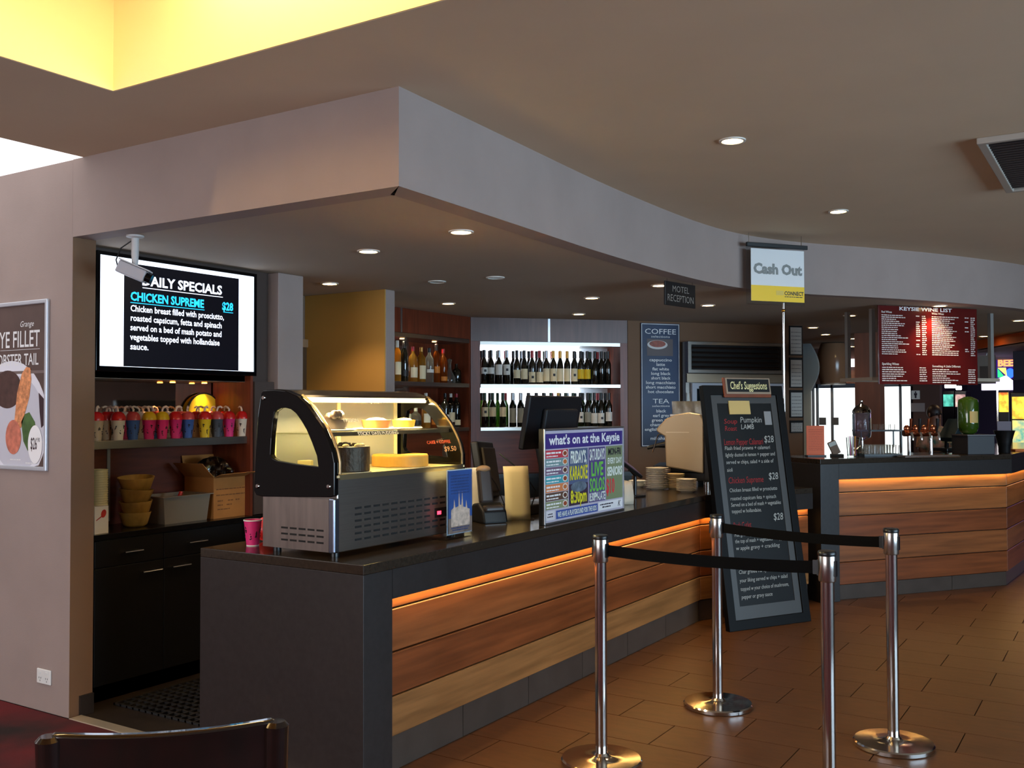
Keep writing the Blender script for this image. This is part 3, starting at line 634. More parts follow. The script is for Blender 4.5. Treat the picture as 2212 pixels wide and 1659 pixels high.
bg = MB().sheet(bagf, 30, 16).build('plastic_bag', GLASS('bag_plastic', (176,170,170), .38, .12), None, 35)
bg.location = (-4.80, ca.y+.10, ZK+.19); bg.rotation_euler = (0, .3, R(20)); tag(bg, 'crumpled clear plastic bag bulging out of the cardboard box', 'plastic bag')
# rubber mat behind the counter
mt = MB()
for i in range(17): mt.box(-4.5+i*.05, 3.25, .0, -4.488+i*.05, 4.6, .012)
for j in range(28): mt.box(-4.5, 3.25+j*.05, .0, -3.688, 3.262+j*.05, .011)
tag(mt.build('rubber_mat', M('rubber', (26,23,21), .6)), 'black perforated rubber mat on the floor behind the counter', 'mat')

# ================================================================ cake display on the counter
CL, CD = .955, .475
ck = thing('cake_display', 'refrigerated cake display with curved glass and black end panels on the counter', 'display case', (-2.83, 3.09, HC), R(90))
# side profile: (depth from the front, height above the worktop)
prof = [(0,.30),(.0,.40),(.012,.445),(.036,.495),(.068,.545),(.11,.592),(.16,.645),(.218,.682),(.285,.703),(.357,.709),(.42,.706),(.432,.695),(.452,.59),(.462,.47),(.475,.264),(.46,.245),(.42,.24),(.02,.255),(.0,.262)]
win = [ony(x, y, 3.09) for x, y in ((687,1008),(684,985),(673,955),(662,929),(651,910),(639,893),(628,884),(616,881),(603,882),(593,889),(589,915),(586,946),(584,982),(588,990),(597,995),(640,1003))]
win = [(-2.83-p.x, p.z-HC) for p in win]
outer = prof[2:]+prof[:2]
for x0, x1 in ((0, .028), (CL-.028, CL)):
    e = MB().ring(outer, win, x0, x1, ax='x').build('end_panel', blackg, ck, bevel=.003)
    MB().prism([(d*.98+.004, z_) for d, z_ in win], (x0+x1)/2-.002, (x0+x1)/2+.002, 'x').build('end_window', glass, e)
for d, z_ in ((.415,.675),(.45,.285),(.03,.30)):
    b = MB(); b.T = Matrix.Translation((-.001, d, z_)) @ Matrix.Rotation(R(-90), 4, 'Y'); b.lathe([(0,.006),(.008,.005),(.010,0)], 14); b.build('bolt', chrome, ck, 40)
MB().box(.02, .0, .022, CL-.02, .44, .335).build('base_body', steel, ck, bevel=.004)
MB().box(-.004, -.004, .022, .03, .03, .25).build('corner_post', M('blue_steel', (150,160,178), .22, metal=1), ck, bevel=.006)
MB().box(.012, .02, .022, .0195, .43, .245).build('end_skin', M('end_steel', (176,168,160), .3, metal=1, var=.15, vs=4, stretch=(1,8,1)), ck)
vdark = M('vent_dark', (10,9,9), .8)
b = MB()
for r_ in range(6):
    for c_ in range(12):
        if r_ in (2, 3) and c_ in (9, 10): continue
        b.box(.13+c_*.061, -.0015, .06+r_*.027, .172+c_*.061, .0005, .069+r_*.027)
o = b.build('vent_slots', vdark, ck); o['kind'] = 'stuff'
b = MB()
for r_ in range(3):
    for c_ in range(5): b.box(.0112, .07+c_*.052, .055+r_*.026, .0125, .11+c_*.052, .063+r_*.026)
o = b.build('vent_slots', vdark, ck); o['kind'] = 'stuff'
MB().box(.70, -.003, .105, .79, .0, .15).build('control_panel', black, ck); MB().box(.715, -.004, .118, .745, -.003, .135).build('temperature_readout', M('red_led', (255,40,60), .5, em=4), ck)
MB().box(.80, -.003, .118, .815, .0, .13).build('switch', chrome, ck)
MB().box(.015, -.004, .335, CL-.015, .45, .345).build('deck', M('pale_deck', (222,206,160), .35), ck)
MB().box(.0285, -.006, .326, CL-.0285, .0, .348).build('glass_rail', M('gold_trim', (200,180,140), .3, metal=1), ck)
def gcurve(u, v):
    pts = [(0,.348),(.0,.40),(.012,.445),(.036,.495),(.068,.545),(.11,.592),(.16,.645),(.218,.682)]
    t = v*(len(pts)-1); i = min(int(t), len(pts)-2); k = t-i
    return (.03+u*(CL-.06), pts[i][0]*(1-k)+pts[i+1][0]*k, pts[i][1]*(1-k)+pts[i+1][1]*k)
MB().sheet(gcurve, 2, 21).build('curved_glass', GLASS('case_glass', (250,248,238), .07, .015), ck, 60)
for x in (.029, CL-.037):
    b = MB(); n_ = 22
    b.tube([tuple(Vector(gcurve(0, k/n_))+Vector((x-.026, -.003, .003))) for k in range(n_+1)], .006, 6); b.build('glass_edge_trim', M('gold_trim'), ck, 50)
MB().prism([(.20,.676),(.218,.686),(.285,.707),(.357,.713),(.428,.710),(.43,.69),(.22,.668)], .0285, CL-.0285, 'x').build('top_cap', M('case_top', (30,24,20), .2), ck)
# glowing tube under the top cap, posts, inner shelf
MB().tube([(.05,.215,.662),(CL-.05,.215,.662)], .007, 8).build('light_tube', M('case_tube', (255,226,150), .5, em=16), ck, 40)
l = bpy.data.lights.new('case_light', 'AREA'); l.shape = 'RECTANGLE'; l.size = CL-.12; l.size_y = .02; l.energy = 14; l.color = (1,.80,.42)
o = bpy.data.objects.new('case_light', l); COL.objects.link(o); o.parent = ck; o.location = (CL/2, .225, .65); o.rotation_euler = (R(-18), 0, 0)
for x in (.05, .47, .90): MB().box(x-.012, .40, .345, x+.012, .42, .69).build('rear_post', M('inner_post', (205,190,150), .4), ck)
for x0, x1 in ((.03, .47), (.47, CL-.03)): MB().box(x0+.014, .405, .35, x1-.014, .411, .68).build('rear_door', GLASS('rear_glass', (240,228,190), .2, .05, .25), ck)
MB().box(.032, .085, .515, CL-.032, .395, .521).build('inner_shelf', GLASS('shelf_glass', (240,240,225), .15), ck)
MB().box(.032, .078, .507, CL-.032, .086, .525).build('shelf_front_rail', M('shelf_rail', (46,40,30), .4), ck)
chalk = M('glass_marker_white', (236,226,196), .6); chalkr = M('glass_marker_red', (240,90,40), .6)
def onglass(s, h, mat_, x, v, fit):
    p = gcurve(0, v); q = gcurve(0, v+.02); tilt = math.atan2(q[1]-p[1], q[2]-p[2])
    o = text(s, h, mat_, ck, x, p[2], p[1]-.003, shear=.1, bold=.0004, fit=fit, name='marker_writing'); o.rotation_euler = (R(90)-tilt, 0, 0)
onglass('STICKY DATE PUDDING', .016, chalk, .20, .47, .28); onglass('PASSION', .020, chalk, .155, .64, .10); onglass('$6.50', .022, chalk, .42, .88, .10)
onglass('CAKE + COFFEE', .016, chalkr, .66, .32, .19); onglass('$9.50', .024, M('glass_marker_orange', (240,160,90), .6), .78, .20, .10)
for x, y in ((.06,.05),(CL-.06,.05),(.06,.39),(CL-.06,.39)): MB().cyl(.018, 0, .022, 14, (x, y)).build('foot', black, ck)
def inck(x, y, z): return Vector((-2.83-y, 3.09+x, HC+z))
# cakes
def slice_cake(name, label, loc, r, h, mat_, a0, a1, rz, topmat=None, cat='cake'):
    t = thing(name, label, cat, loc, rz)
    pl_ = [(0,0)]+[(r*math.cos(a0+(a1-a0)*k/40), r*math.sin(a0+(a1-a0)*k/40)) for k in range(41)] if a1-a0 < 6.2 else [(r*math.cos(2*math.pi*k/40), r*math.sin(2*math.pi*k/40)) for k in range(40)]
    MB().prism(pl_, .005, h).build('cake_body', mat_, t, bevel=.004); MB().cyl(r*1.06, 0, .0045, 32).build('cake_board', M('cake_board', (230,220,190), .4), t)
    if topmat: MB().prism([(x*.97, y*.97) for x, y in pl_], h, h+.004).build('topping', topmat, t)
    return t
choc = M('chocolate', (52,36,26), .5, var=.4, vs=18, bump=.5, bs=40)
t = slice_cake('chocolate_cake', 'tall dark chocolate cake with cream blobs at the left of the display', inck(.205, .125, .3455), .110, .115, choc, 0, 7, 0)
rnd = random.Random(2)
for k in range(8):
    a = k*.785; MB().ball(.016, (.074*math.cos(a), .074*math.sin(a), .118), 10, 6, (1,1,.6)).build('cream_blob', M('coffee_cream', (196,170,120), .6), t, 60)
b = MB()
for k in range(40): 
    a, rr = rnd.uniform(0, 6.28), rnd.uniform(0, .055); b.box(rr*math.cos(a)-.008, rr*math.sin(a)-.003, .115, rr*math.cos(a)+.008, rr*math.sin(a)+.003, .120+rnd.uniform(0,.012))
o = b.build('chocolate_shavings', choc, t); o['kind'] = 'stuff'
t = slice_cake('cheesecake', 'golden cheesecake with a wedge missing on the display deck', inck(.63, .155, .3455), .135, .058, M('cheesecake', (214,160,70), .55, var=.15, vs=12), .5, 5.4, R(150), M('cheesecake_top', (236,196,80), .5))
t = slice_cake('white_cake_slice', 'pale cake wedge on the deck by the left window', inck(.12, .33, .3455), .07, .05, M('sponge', (226,202,140), .6), 0, 1.2, R(20))
for x, nm, lab, mt_, rr, h in ((.24,'chocolate_slice','heap of dark chocolate cake on the upper glass shelf',choc,.062,.05),(.53,'fruit_tart','glazed tart in brown pastry on the upper glass shelf',M('pastry', (176,110,52), .5, var=.2, vs=20),.070,.045),(.74,'lemon_tart','small golden tart on a plate, right end of the upper shelf',M('lemon_tart', (222,160,50), .5, var=.15, vs=20),.058,.042)):
    t = thing(nm, lab, 'cake', inck(x, .22, .5215))
    MB().lathe([(0,0),(rr*1.25,.003),(rr*1.6,.010),(rr*1.55,.013),(rr*1.2,.006),(0,.005)], 30).build('plate', white, t, 40)
    MB().lathe([(0,.006),(rr*.85,.006),(rr,.006+h),(rr*.92,.006+h),(rr*.88,h),(0,h+.003)], 30).build('cake_body', mt_, t, 40)
    if nm == 'chocolate_slice':
        for k in range(12): a = k*1.1; MB().ball(.022, (.040*math.cos(a)*(k % 3)/1.6, .040*math.sin(a)*(k % 3)/1.6, h+.016+.010*(k % 2)), 8, 5).build('truffle', choc, t, 50)
    else:
        MB().lathe([(0,h+.006),(rr*.7,h+.006),(rr*.5,h+.014),(0,h+.018)], 24).build('topping', M('pale_glaze', (240,214,150), .35) if nm == 'fruit_tart' else M('lemon_curd', (244,190,50), .3), t, 40)

# ---- flyer in its acrylic holder
fy = thing('flyer_stand', 'leaflet with blue sky and stone building in an acrylic stand', 'leaflet', (-2.765, 3.80, HC), R(90))
ac = GLASS('acrylic', (244,248,250), .15)
MB().box(0, 0, .02, .215, .004, .335).build('acrylic_front', ac, fy); MB().prism([(0,0),(.09,0),(.09,.004),(.004,.004),(.004,.03),(0,.03)], .0, .215, 'x').build('acrylic_foot', ac, fy)
fs_ = MB().box(.004, .0042, .022, .211, .006, .332).build('sheet', M('flyer_white', (210,214,222), .5), fy)
rect(M('flyer_sky', (38,74,140), .5, var=.25, vs=9), fs_, .009, .10, .206, .327, -.0002, 'sky_picture'); rect(M('flyer_ground', (120,104,96), .5, var=.3, vs=30), fs_, .009, .027, .206, .10, -.0002, 'ground_picture')
flat([(.03,.06),(.03,.14),(.05,.15),(.055,.19),(.065,.15),(.09,.155),(.095,.23),(.103,.16),(.115,.16),(.122,.225),(.13,.15),(.15,.145),(.155,.18),(.165,.14),(.185,.135),(.185,.06)], -.0014, M('flyer_building', (196,176,160), .5, var=.3, vs=40), fs_, 'building_picture')
words(M('flyer_text', (40,60,110), .5), fs_, [(.03,.18,.30-i*.014,.005) for i in range(7)]+[(.03,.18,.05,.005),(.04,.17,.04,.005)], -.0016, seed=8)

# ---- pink cup and red lid at the counter end
pc_ = onz(546, 1178, HC)
t = thing('pink_paper_cup', 'pink paper cup with dark dancing figures on the counter end', 'cup', (pc_.x, pc_.y, HC), R(-60))
MB().lathe([(0,0),(.028,0),(.040,.112),(.042,.113),(.042,.118),(.038,.118),(.028,.01),(0,.01)], 26).build('cup', cupm['pink'], t, 40); MB().lathe([(.0385,.1135),(.0425,.1135),(.0425,.1185),(.0385,.1185)], 26).build('rim', paper, t, 40)
o = obj('cup_print', print_me, t); o.scale = (1.07, 1.07, 1.05); MB().lathe([(.0283,0),(.0287,.004)], 26).build('base_band', paper, t)
rl = onz(566, 1172, HC)
t = thing('red_dome_lid', 'red dome lid standing on edge behind the pink cup', 'lid', (rl.x-.02, rl.y+.05, HC), R(25))
b = MB(); b.T = Matrix.Translation((0,0,.058)) @ Matrix.Rotation(R(82), 4, 'X'); b.lathe([(.058,0),(.058,.008),(.050,.012),(.044,.03),(.03,.045),(0,.05)], 28); b.build('dome', M('lid_red', (226,36,28), .35), t, 50)

# ---- poster display "what's on"
q0 = onz(1172, 1131, HC); q1 = onz(1350, 1098, HC)
WX, WY0, WY1 = -2.675, 4.545, 5.515; WW = WY1-WY0; WH = .515
wb = thing('counter_poster_display', 'large framed events poster standing on the counter, purple title band', 'poster', (WX, WY0, HC), R(90))
MB().box(0, 0, .0, WW, .028, WH).build('case', black, wb, bevel=.002)
MB().ring([(0,0),(WW,0),(WW,WH),(0,WH)], [(.012,.012),(WW-.012,.012),(WW-.012,WH-.012),(.012,WH-.012)], -.010, 0).build('frame', alu, wb, bevel=.003)
sh = MB().box(.012, -.004, .012, WW-.012, -.001, WH-.012).build('sheet', M('poster_lilac', (186,180,196), .5), wb)
def rc(c, *a, **k): return rect(M('ink_%d_%d_%d' % c, c, .45), sh, *a, **k)
y1_ = -.0042
rc((64,48,124), .016, .405, WW-.016, .487, y=y1_)
text("what's on at the Keysie", .050, lettw, sh, WW/2, .428, -.0055, 'CENTER', bold=.002, fit=.86)
cols = [(196,60,72),(120,150,150),(120,96,120),(70,160,170),(214,130,80),(96,70,56),(140,146,110)]
for i, c in enumerate(cols):
    z1 = .398-i*.046; rc(c, .016, z1-.043, .265, z1, y=y1_)
    flat(ell(.23, z1-.021, .028, .018, 20), -.0050, M('dish_white', (226,216,206), .5), sh, 'dish_picture'); flat(ell(.23, z1-.021, .020, .012, 18), -.0057, M('dish_food_%d' % (i % 3), [(150,70,40),(190,110,60),(96,56,40)][i % 3], .5), sh, 'dish_picture')
    words(lettw, sh, [(.026,.185,z1-.02,.010),(.026,.16,z1-.036,.007)], -.0050, seed=20+i)
rc((84,96,128), .275, .08, .50, .398, y=y1_); rc((60,44,64), .275, .08, .50, .20, y=-.0049); rc((88,76,128), .51, .08, .72, .398, y=y1_); rc((128,140,104), .73, .08, WW-.016, .398, y=y1_)
yl = M('ink_yellow', (224,214,40), .45); gn = M('ink_green', (110,196,80), .45); rd = M('ink_red', (222,60,70), .45); pw = M('ink_pale', (226,232,222), .45); og = M('ink_dark', (40,34,48), .45)
text("FRIDAY'S,", .066, pw, sh, .388, .318, -.0058, 'CENTER', bold=.003, fit=.19); text('KARAOKE', .075, yl, sh, .388, .225, -.0058, 'CENTER', bold=.003, fit=.21); text('8:30pm', .070, yl, sh, .388, .095, -.0058, 'CENTER', bold=.003, fit=.19)
flat(ell(.39, .182, .095, .030, 24), -.0055, M('karaoke_photo', (96,110,124), .45, var=.6, vs=20), sh, 'singer_picture')
text('SATURDAYS', .062, pw, sh, .615, .325, -.0058, 'CENTER', bold=.0025, fit=.19); text('LIVE', .078, gn, sh, .615, .232, -.0058, 'CENTER', bold=.003, fit=.15); text('SOLOS', .075, gn, sh, .615, .143, -.0058, 'CENTER', bold=.003, fit=.19); text('8:30PM-LATE', .046, pw, sh, .615, .088, -.0058, 'CENTER', bold=.002, fit=.20)
text('MON-FRI', .040, og, sh, .845, .345, -.0058, 'CENTER', bold=.0015, fit=.17); text('EVERY DAY', .034, pw, sh, .845, .293, -.0058, 'CENTER', bold=.0015, fit=.19); text('SENIORS', .050, pw, sh, .845, .222, -.0058, 'CENTER', bold=.003, fit=.20); text('$10', .085, rd, sh, .785, .118, -.0058, 'CENTER', bold=.003, fit=.11)
rc((60,84,160), .13, .022, .62, .068, y=y1_); text('WE HAVE A PLAYGROUND FOR THE KIDS', .028, pw, sh, .375, .031, -.0058, 'CENTER', bold=.001, fit=.46)
rc((230,228,230), .63, .022, WW-.02, .072, y=y1_); words(og, sh, [(.65,.82,.052,.008),(.68,.80,.036,.008)], -.0052, seed=31); text('K', .035, og, sh, .90, .030, -.0058, 'CENTER', shear=.3)
rc((215,210,215), .020, .022, .115, .072, y=y1_); words(og, sh, [(.04,.09,.052,.006),(.035,.095,.038,.006)], -.0052, seed=32)

# ---- point of sale screens behind the poster
ps = thing('point_of_sale_monitor', 'black point of sale monitor seen from behind above the events poster', 'monitor', (-2.97, 5.33, HC), R(90))
MB().box(-.17, .0, 0, .17, .26, .05).build('base', black, ps, bevel=.01)
b = MB(); b.T = Matrix.Translation((0,.10,.05)) @ Matrix.Rotation(R(-12), 4, 'X'); b.box(-.06, -.02, 0, .06, .02, .42); b.build('stand', black, ps, bevel=.006)
p0 = onx(1158, 870, -2.97); p1 = onx(1270, 925, -2.97)
b = MB(); b.T = Matrix.Translation(((p0.y+p1.y)/2-5.33, .06, .565)) @ Matrix.Rotation(R(10), 4, 'X'); w_ = (p1.y-p0.y)/2
b.box(-w_, 0, -.19, w_, .035, .135); b.build('screen_back', M('monitor_black', (20,20,24), .4), ps, bevel=.008)
b = MB(); b.T = Matrix.Translation(((p0.y+p1.y)/2-5.33, .06, .565)) @ Matrix.Rotation(R(10), 4, 'X'); b.box(-w_*.5, -.03, -.17, w_*.75, 0, .06); b.build('rear_cover', M('monitor_cover', (26,26,30), .5), ps, bevel=.012)
p2 = thing('till_terminal', 'dark till terminal with tilted screen behind the card reader', 'till', (-3.20, 4.83, HC), R(90))
MB().prism([(-.20,0),(.24,0),(.24,.10),(-.20,.06)], 0, .30, 'x').build('cash_base', M('till_grey', (34,31,30), .5), p2, bevel=.008)
b = MB(); b.T = Matrix.Translation((-.02,.02,.10)) @ Matrix.Rotation(R(-10), 4, 'X') @ Matrix.Rotation(R(18), 4, 'Z'); b.box(0, 0, 0, .34, .05, .34); b.build('screen_housing', M('till_dark', (24,22,23), .45), p2, bevel=.01)
b = MB(); b.T = Matrix.Translation((-.02,.02,.10)) @ Matrix.Rotation(R(-10), 4, 'X') @ Matrix.Rotation(R(18), 4, 'Z'); b.box(.04, -.018, .03, .30, 0, .30); b.build('screen_frame', M('till_brown', (66,56,48), .5), p2, bevel=.006)
b = MB(); b.T = Matrix.Translation((-.16,.06,.10)) @ Matrix.Rotation(R(-24), 4, 'X') @ Matrix.Rotation(R(40), 4, 'Z'); b.box(-.06, 0, 0, .16, .03, .34); b.build('side_screen', M('till_slate', (60,56,54), .4), p2, bevel=.008)
b = MB(); b.tube([(.10,-.22,.06),(.12,-.24,.14),(.05,-.2,.25),(.02,-.05,.36)], .004, 6); b.build('cable', black, p2, 40)
# card reader on a curved stand, white papers behind it
e0 = onz(1050, 1128, HC)
ef = thing('card_reader', 'black card payment terminal on a curved stand beside the leaflet', 'card terminal', (e0.x, e0.y+.02, HC), R(60))
MB().prism([(-.10,0),(.10,0),(.10,.03),(.05,.10),(-.02,.11),(-.08,.07)], -.075, .075, 'x').build('stand_base', black, ef, bevel=.012)
b = MB(); b.T = Matrix.Translation((0,.02,.10)) @ Matrix.Rotation(R(-12), 4, 'X'); b.box(-.042, -.02, 0, .042, .02, .19); b.build('handset', M('reader_grey', (44,36,34), .4), ef, bevel=.014)
b = MB(); b.T = Matrix.Translation((0,.02,.10)) @ Matrix.Rotation(R(-12), 4, 'X'); b.ball(.045, (0,0,.19), 16, 8, (1,.6,.5)); b.build('reader_head', M('reader_head', (150,120,90), .4), ef, 60)
b = MB(); b.T = Matrix.Translation((0,.0,.06)); b.box(-.06, -.09, 0, .06, .0, .035); b.build('printer_lid', M('reader_grey'), ef, bevel=.012)
b = MB(); b.tube([(.03,.05,.26),(.08,.06,.20),(.13,.05,.08),(.20,.03,.012),(.28,-.02,.006)], .003, 6); b.build('cable', black, ef, 40)
pa, pb = onz(1030, 1105, HC), onz(1105, 1112, HC)
for k, (x, y, rz, w_, h_, lab) in enumerate(((-3.14, 4.60, 66, .16, .29, 'white sheet standing behind the card reader, nearer one'), (-2.93, 4.70, 52, .15, .30, 'cream sheet standing beside the till, right of the white one'))):
    t = thing('standing_sheet', lab, 'paper', (x, y, HC), R(rz), 'papers by the card reader'); b = MB(); b.sheet(lambda u, v: (-w_/2+u*w_, .04*v*v, v*h_), 3, 8); s_ = b.build('sheet', paper if k == 0 else M('cream_paper', (236,222,176), .6), t, 60); q_ = s_.modifiers.new('solid', 'SOLIDIFY'); q_.thickness = .001
    MB().box(-w_/2, .0, 0, w_/2, .06, .004).build('foot', ac, t)
# small terminal and leaflets to the right of the poster
kx = onz(1372, 1073, HC)
kt = thing('customer_display', 'small tilted black keypad on a slim stand right of the events poster', 'keypad', (kx.x, kx.y, HC), R(75))
MB().box(-.06, -.05, 0, .06, .05, .012).build('base', black, kt, bevel=.004); b = MB(); b.tube([(0,0,.01),(0,0,.15),(-.04,.02,.20)], .012, 10); b.build('stem', black, kt, 40)
b = MB(); b.T = Matrix.Translation((-.04,.02,.21)) @ Matrix.Rotation(R(28), 4, 'Y') @ Matrix.Rotation(R(30), 4, 'X'); b.box(-.13, -.07, -.012, .10, .07, .012); b.build('keypad_body', black, kt, bevel=.006)
b = MB(); b.T = Matrix.Translation((-.04,.02,.21)) @ Matrix.Rotation(R(28), 4, 'Y') @ Matrix.Rotation(R(30), 4, 'X'); b.box(-.12, -.06, .0125, .09, .06, .014); b.build('keys', M('keys_mauve', (74,60,92), .4), kt)
lx = onz(1354, 1092, HC)
for i in range(6):
    t = MB().sheet(lambda u, v: (-.05+u*.10+.02*v, .05*v*v, v*.145), 2, 5).build('leaflet', M('leaflet_paper', (206,192,170), .6), None, 50); t.location = (lx.x-.02-i*.014, lx.y+.05+i*.012, HC+.001); t.rotation_euler = (0, 0, R(62+i)); q_ = t.modifiers.new('solid', 'SOLIDIFY'); q_.thickness = .002
    tag(t, '%s leaflet of the fan right of the events poster, counted from the front' % ORD[i], 'leaflet', 'fanned leaflets')
rk = thing('wire_rack', 'black wire rack holding papers behind the right end of the events poster', 'rack', (-2.98, 5.87, HC), R(80))
b = MB()
for i in range(8): b.tube([(-.08+i*.023,0,.17),(-.08+i*.023,.02,.40),(-.08+i*.023,.06,.43)], .002, 4)
for zz_ in (.2,.26,.32,.38): b.tube([(-.085,.0,zz_),(.085,.0,zz_)], .002, 4)
b.build('wires', black, rk); MB().box(-.075, .012, .18, .075, .018, .37).build('papers', paper, rk); MB().box(-.09, .0, .0, .09, .10, .012).build('base', black, rk); b = MB(); b.tube([(-.07,.03,.01),(-.07,.01,.2)], .004, 6); b.tube([(.07,.03,.01),(.07,.01,.2)], .004, 6); b.build('legs', black, rk)

# ---- stacks of saucers and plates, one object each
sau = [(0,.0),(.6,.0),(.62,.003),(1.0,.016),(1.0,.0185),(.6,.006),(0,.005)]
def stack(px, py, r, n, dz, what, col, back_=0):
    p = onz(px, py, HC); me = MB().lathe([(a*r, z_*1.0) for a, z_ in sau], 28).mesh(what, col, 40); d = Vector((p.x, p.y, 0)).normalized(); 
    for i in range(n):
        o = obj(what, me); o.location = (p.x+d.x*(r*.9), p.y+d.y*(r*.9), HC+.0005+i*dz); o.rotation_euler = (0, 0, i*.3)
        yield o
china = M('china', (238,230,214), .25, coat=.3)
for nm, args, lab in (('bowl', (1377,1054,.070,4,.012,'small_plate',M('china_white', (244,244,240), .25)), 'leftmost low stack of small plates'), ('sau', (1420,1059,.088,12,.0135,'saucer',china), 'tall stack of saucers'), ('sau2', (1458,1058,.075,9,.0125,'saucer',M('china_cream', (228,206,160), .25)), 'cream stack of saucers behind'), ('sau3', (1483,1065,.076,8,.0115,'saucer',china), 'stack of saucers beside the coffee machine')):
    L_ = list(stack(*args))
    for i, o in enumerate(L_): tag(o, '%s from the bottom in the %s' % (ORD[i], lab), 'plate', lab)
# ---- coffee machine
cm0 = onz(1444, 1046, HC+.0)
cmP = Vector((-3.02, 7.30, HC)); cmr = R(18)
cm = thing('coffee_machine', 'beige and black espresso machine at the far end of the counter', 'coffee machine', cmP, cmr)
sidep = [(-.13,.17),(.13,.10),(.135,.54),(.10,.575),(.0,.585),(-.08,.57),(-.15,.53),(-.20,.46),(-.20,.44),(-.13,.40)]
beige = M('machine_beige', (196,178,146), .32, metal=.35)
MB().prism([(-.13,.16),(.16,.11),(.165,.53),(.14,.575),(.05,.59),(-.05,.575),(-.13,.54),(-.205,.46),(-.20,.435),(-.14,.40)], 0, .03, 'y').build('side_panel', beige, cm, bevel=.01)
MB().prism([(-.13,.16),(.16,.11),(.165,.53),(.14,.575),(.05,.59),(-.05,.575),(-.13,.54),(-.205,.46),(-.20,.435),(-.14,.40)], .55, .58, 'y').build('side_panel', beige, cm, bevel=.01)
MB().box(-.10, .031, .11, .20, .549, .56).build('body', black, cm, bevel=.01)
MB().box(.165, -.005, .045, .24, .585, .56).build('rear_cover', M('machine_black', (20,19,20), .4), cm, bevel=.008)
MB().box(-.24, .03, .135, -.12, .55, .165).build('drip_tray', black, cm, bevel=.005)
for x, y in ((-.06,.06),(.18,.06),(-.06,.52),(.18,.52)): MB().cyl(.022, 0, .05, 14, (x, y)).build('foot', chrome, cm, 40)
MB().box(-.12, .02, .05, .2, .56, .11).build('base', black, cm)
b = MB(); b.tube([(-.16,.10,.42),(-.20,.09,.41),(-.225,.07,.33),(-.245,.06,.27)], .006, 8); b.build('steam_wand', chrome, cm, 40)
for y in (.2, .38):
    b = MB(); b.tube([(-.14,y,.33),(-.22,y,.32),(-.30,y,.30)], [.03,.016,.014], 10); b.build('portafilter', black, cm, 40)
MB().box(-.10, .04, .5605, .2, .54, .575).build('cup_tray', steel, cm)
MB().box(-.13, .0005, .43, .05, -.003, .436).build('trim_line', M('machine_trim', (226,214,186), .3, metal=.6), cm)
tumbler = MB().lathe([(.030,0),(.034,.10),(.033,.104),(.0,.104)], 18).mesh('glass', GLASS('tumbler_glass', (250,250,248), .22, .03, .06), 40)  # white haze mixed in stands for daylight glare on the glasses
k = 0
for j in range(3):
    for i in range(5):
        o = obj('drinking_glass', tumbler); T = Matrix.Translation(cmP) @ Matrix.Rotation(cmr, 4, 'Z'); o.location = T @ Vector((-.055+j*.085, .08+i*.095, .592 if False else .5755))
        tag(o, '%s upturned glass on the espresso machine, counted along its top row by row' % ORD[k], 'glass', 'glasses on the espresso machine'); k += 1

# ================================================================ bottle cabinets
LQ = thing('spirits_cabinet', 'red wood spirits cabinet with mirror back beside the passage', 'cabinet', (-5.3, 5.63, 0), R(90))
LL = 2.03
MB().box(0, 0, 2.185, LL, .02, ZS).build('fascia', redwood, LQ); MB().box(.98, -.004, 2.185, 1.0, 0, ZS).build('joint_strip', alu, LQ)
MB().box(0, .37, 1.30, 1.56, .385, 2.18).build('mirror', mirror, LQ); MB().box(1.56, .36, 1.30, LL, .385, 2.18).build('back_panel', redwood, LQ)
MB().box(LL-.03, 0, 0, LL, .36, 2.184).build('side_panel', redwood, LQ); MB().box(0, 0, 0, .03, .36, 2.184).build('side_panel', redwood, LQ)
for z in (1.318, 1.728, 2.145): MB().box(.031, -.01, z, LL-.031, .359, z+.037).build('shelf', steel, LQ, bevel=.002)
MB().box(.031, .01, .92, LL-.031, .03, 1.317).build('lower_panel', redwoodh, LQ); MB().box(.031, -.18, .88, LL-.25, .03, .919).build('bench_top', M('black_worktop'), LQ); MB().box(.031, -.15, 0, LL-.25, .0, .879).build('bench_front', cabblk, LQ)
WC = thing('wine_cabinet', 'brightly lit wine cabinet with two full shelves behind the counter', 'cabinet', W1, WPHI)
WL = 1.575
MB().box(.0, .0, 2.17, WL, .02, ZS).build('fascia', M('wine_fascia', (98,62,52), .35, var=.2, vs=5, stretch=(6,6,.6)), WC); MB().box(.76, -.004, 2.17, .782, 0, ZS).build('joint_strip', alu, WC)
MB().box(.0, 0, 0, .09, .38, 2.169).build('side_panel', redwood, WC); MB().box(WL-.075, 0, 0, WL, .38, 2.169).build('side_panel', redwood, WC)
MB().box(.09, .37, 1.32, WL-.075, .385, 2.168).build('back_panel', M('white_back_panel', (236,240,246), .4), WC)
for z in (1.318, 1.728): MB().box(.091, -.01, z, WL-.076, .369, z+.034).build('shelf', steel, WC, bevel=.002)
MB().box(.091, .0, 2.135, WL-.076, .369, 2.168).build('top_board', steel, WC)
MB().box(.091, .01, .92, WL-.076, .03, 1.317).build('lower_panel', redwoodh, WC); MB().box(.0, -.18, .88, WL, .0, .919).build('bench_top', M('black_worktop'), WC); MB().box(.02, -.15, 0, WL-.02, -.001, .879).build('bench_front', cabblk, WC)
tube_m = M('cool_tube', (238,246,255), .5, em=2.8)
for z in (2.118, 1.711):
    MB().box(.11, .28, z-.045, 1.17, .36, z+.016).build('light_box', tube_m, WC)
    l = bpy.data.lights.new('cabinet_light', 'AREA'); l.shape = 'RECTANGLE'; l.size = 1.05; l.size_y = .06; l.energy = 3.8; l.color = (.88,.95,1)
    o = bpy.data.objects.new('cabinet_light', l); COL.objects.link(o); o.parent = WC; o.location = (.64, .25, z-.05); o.rotation_euler = (R(10), 0, 0)
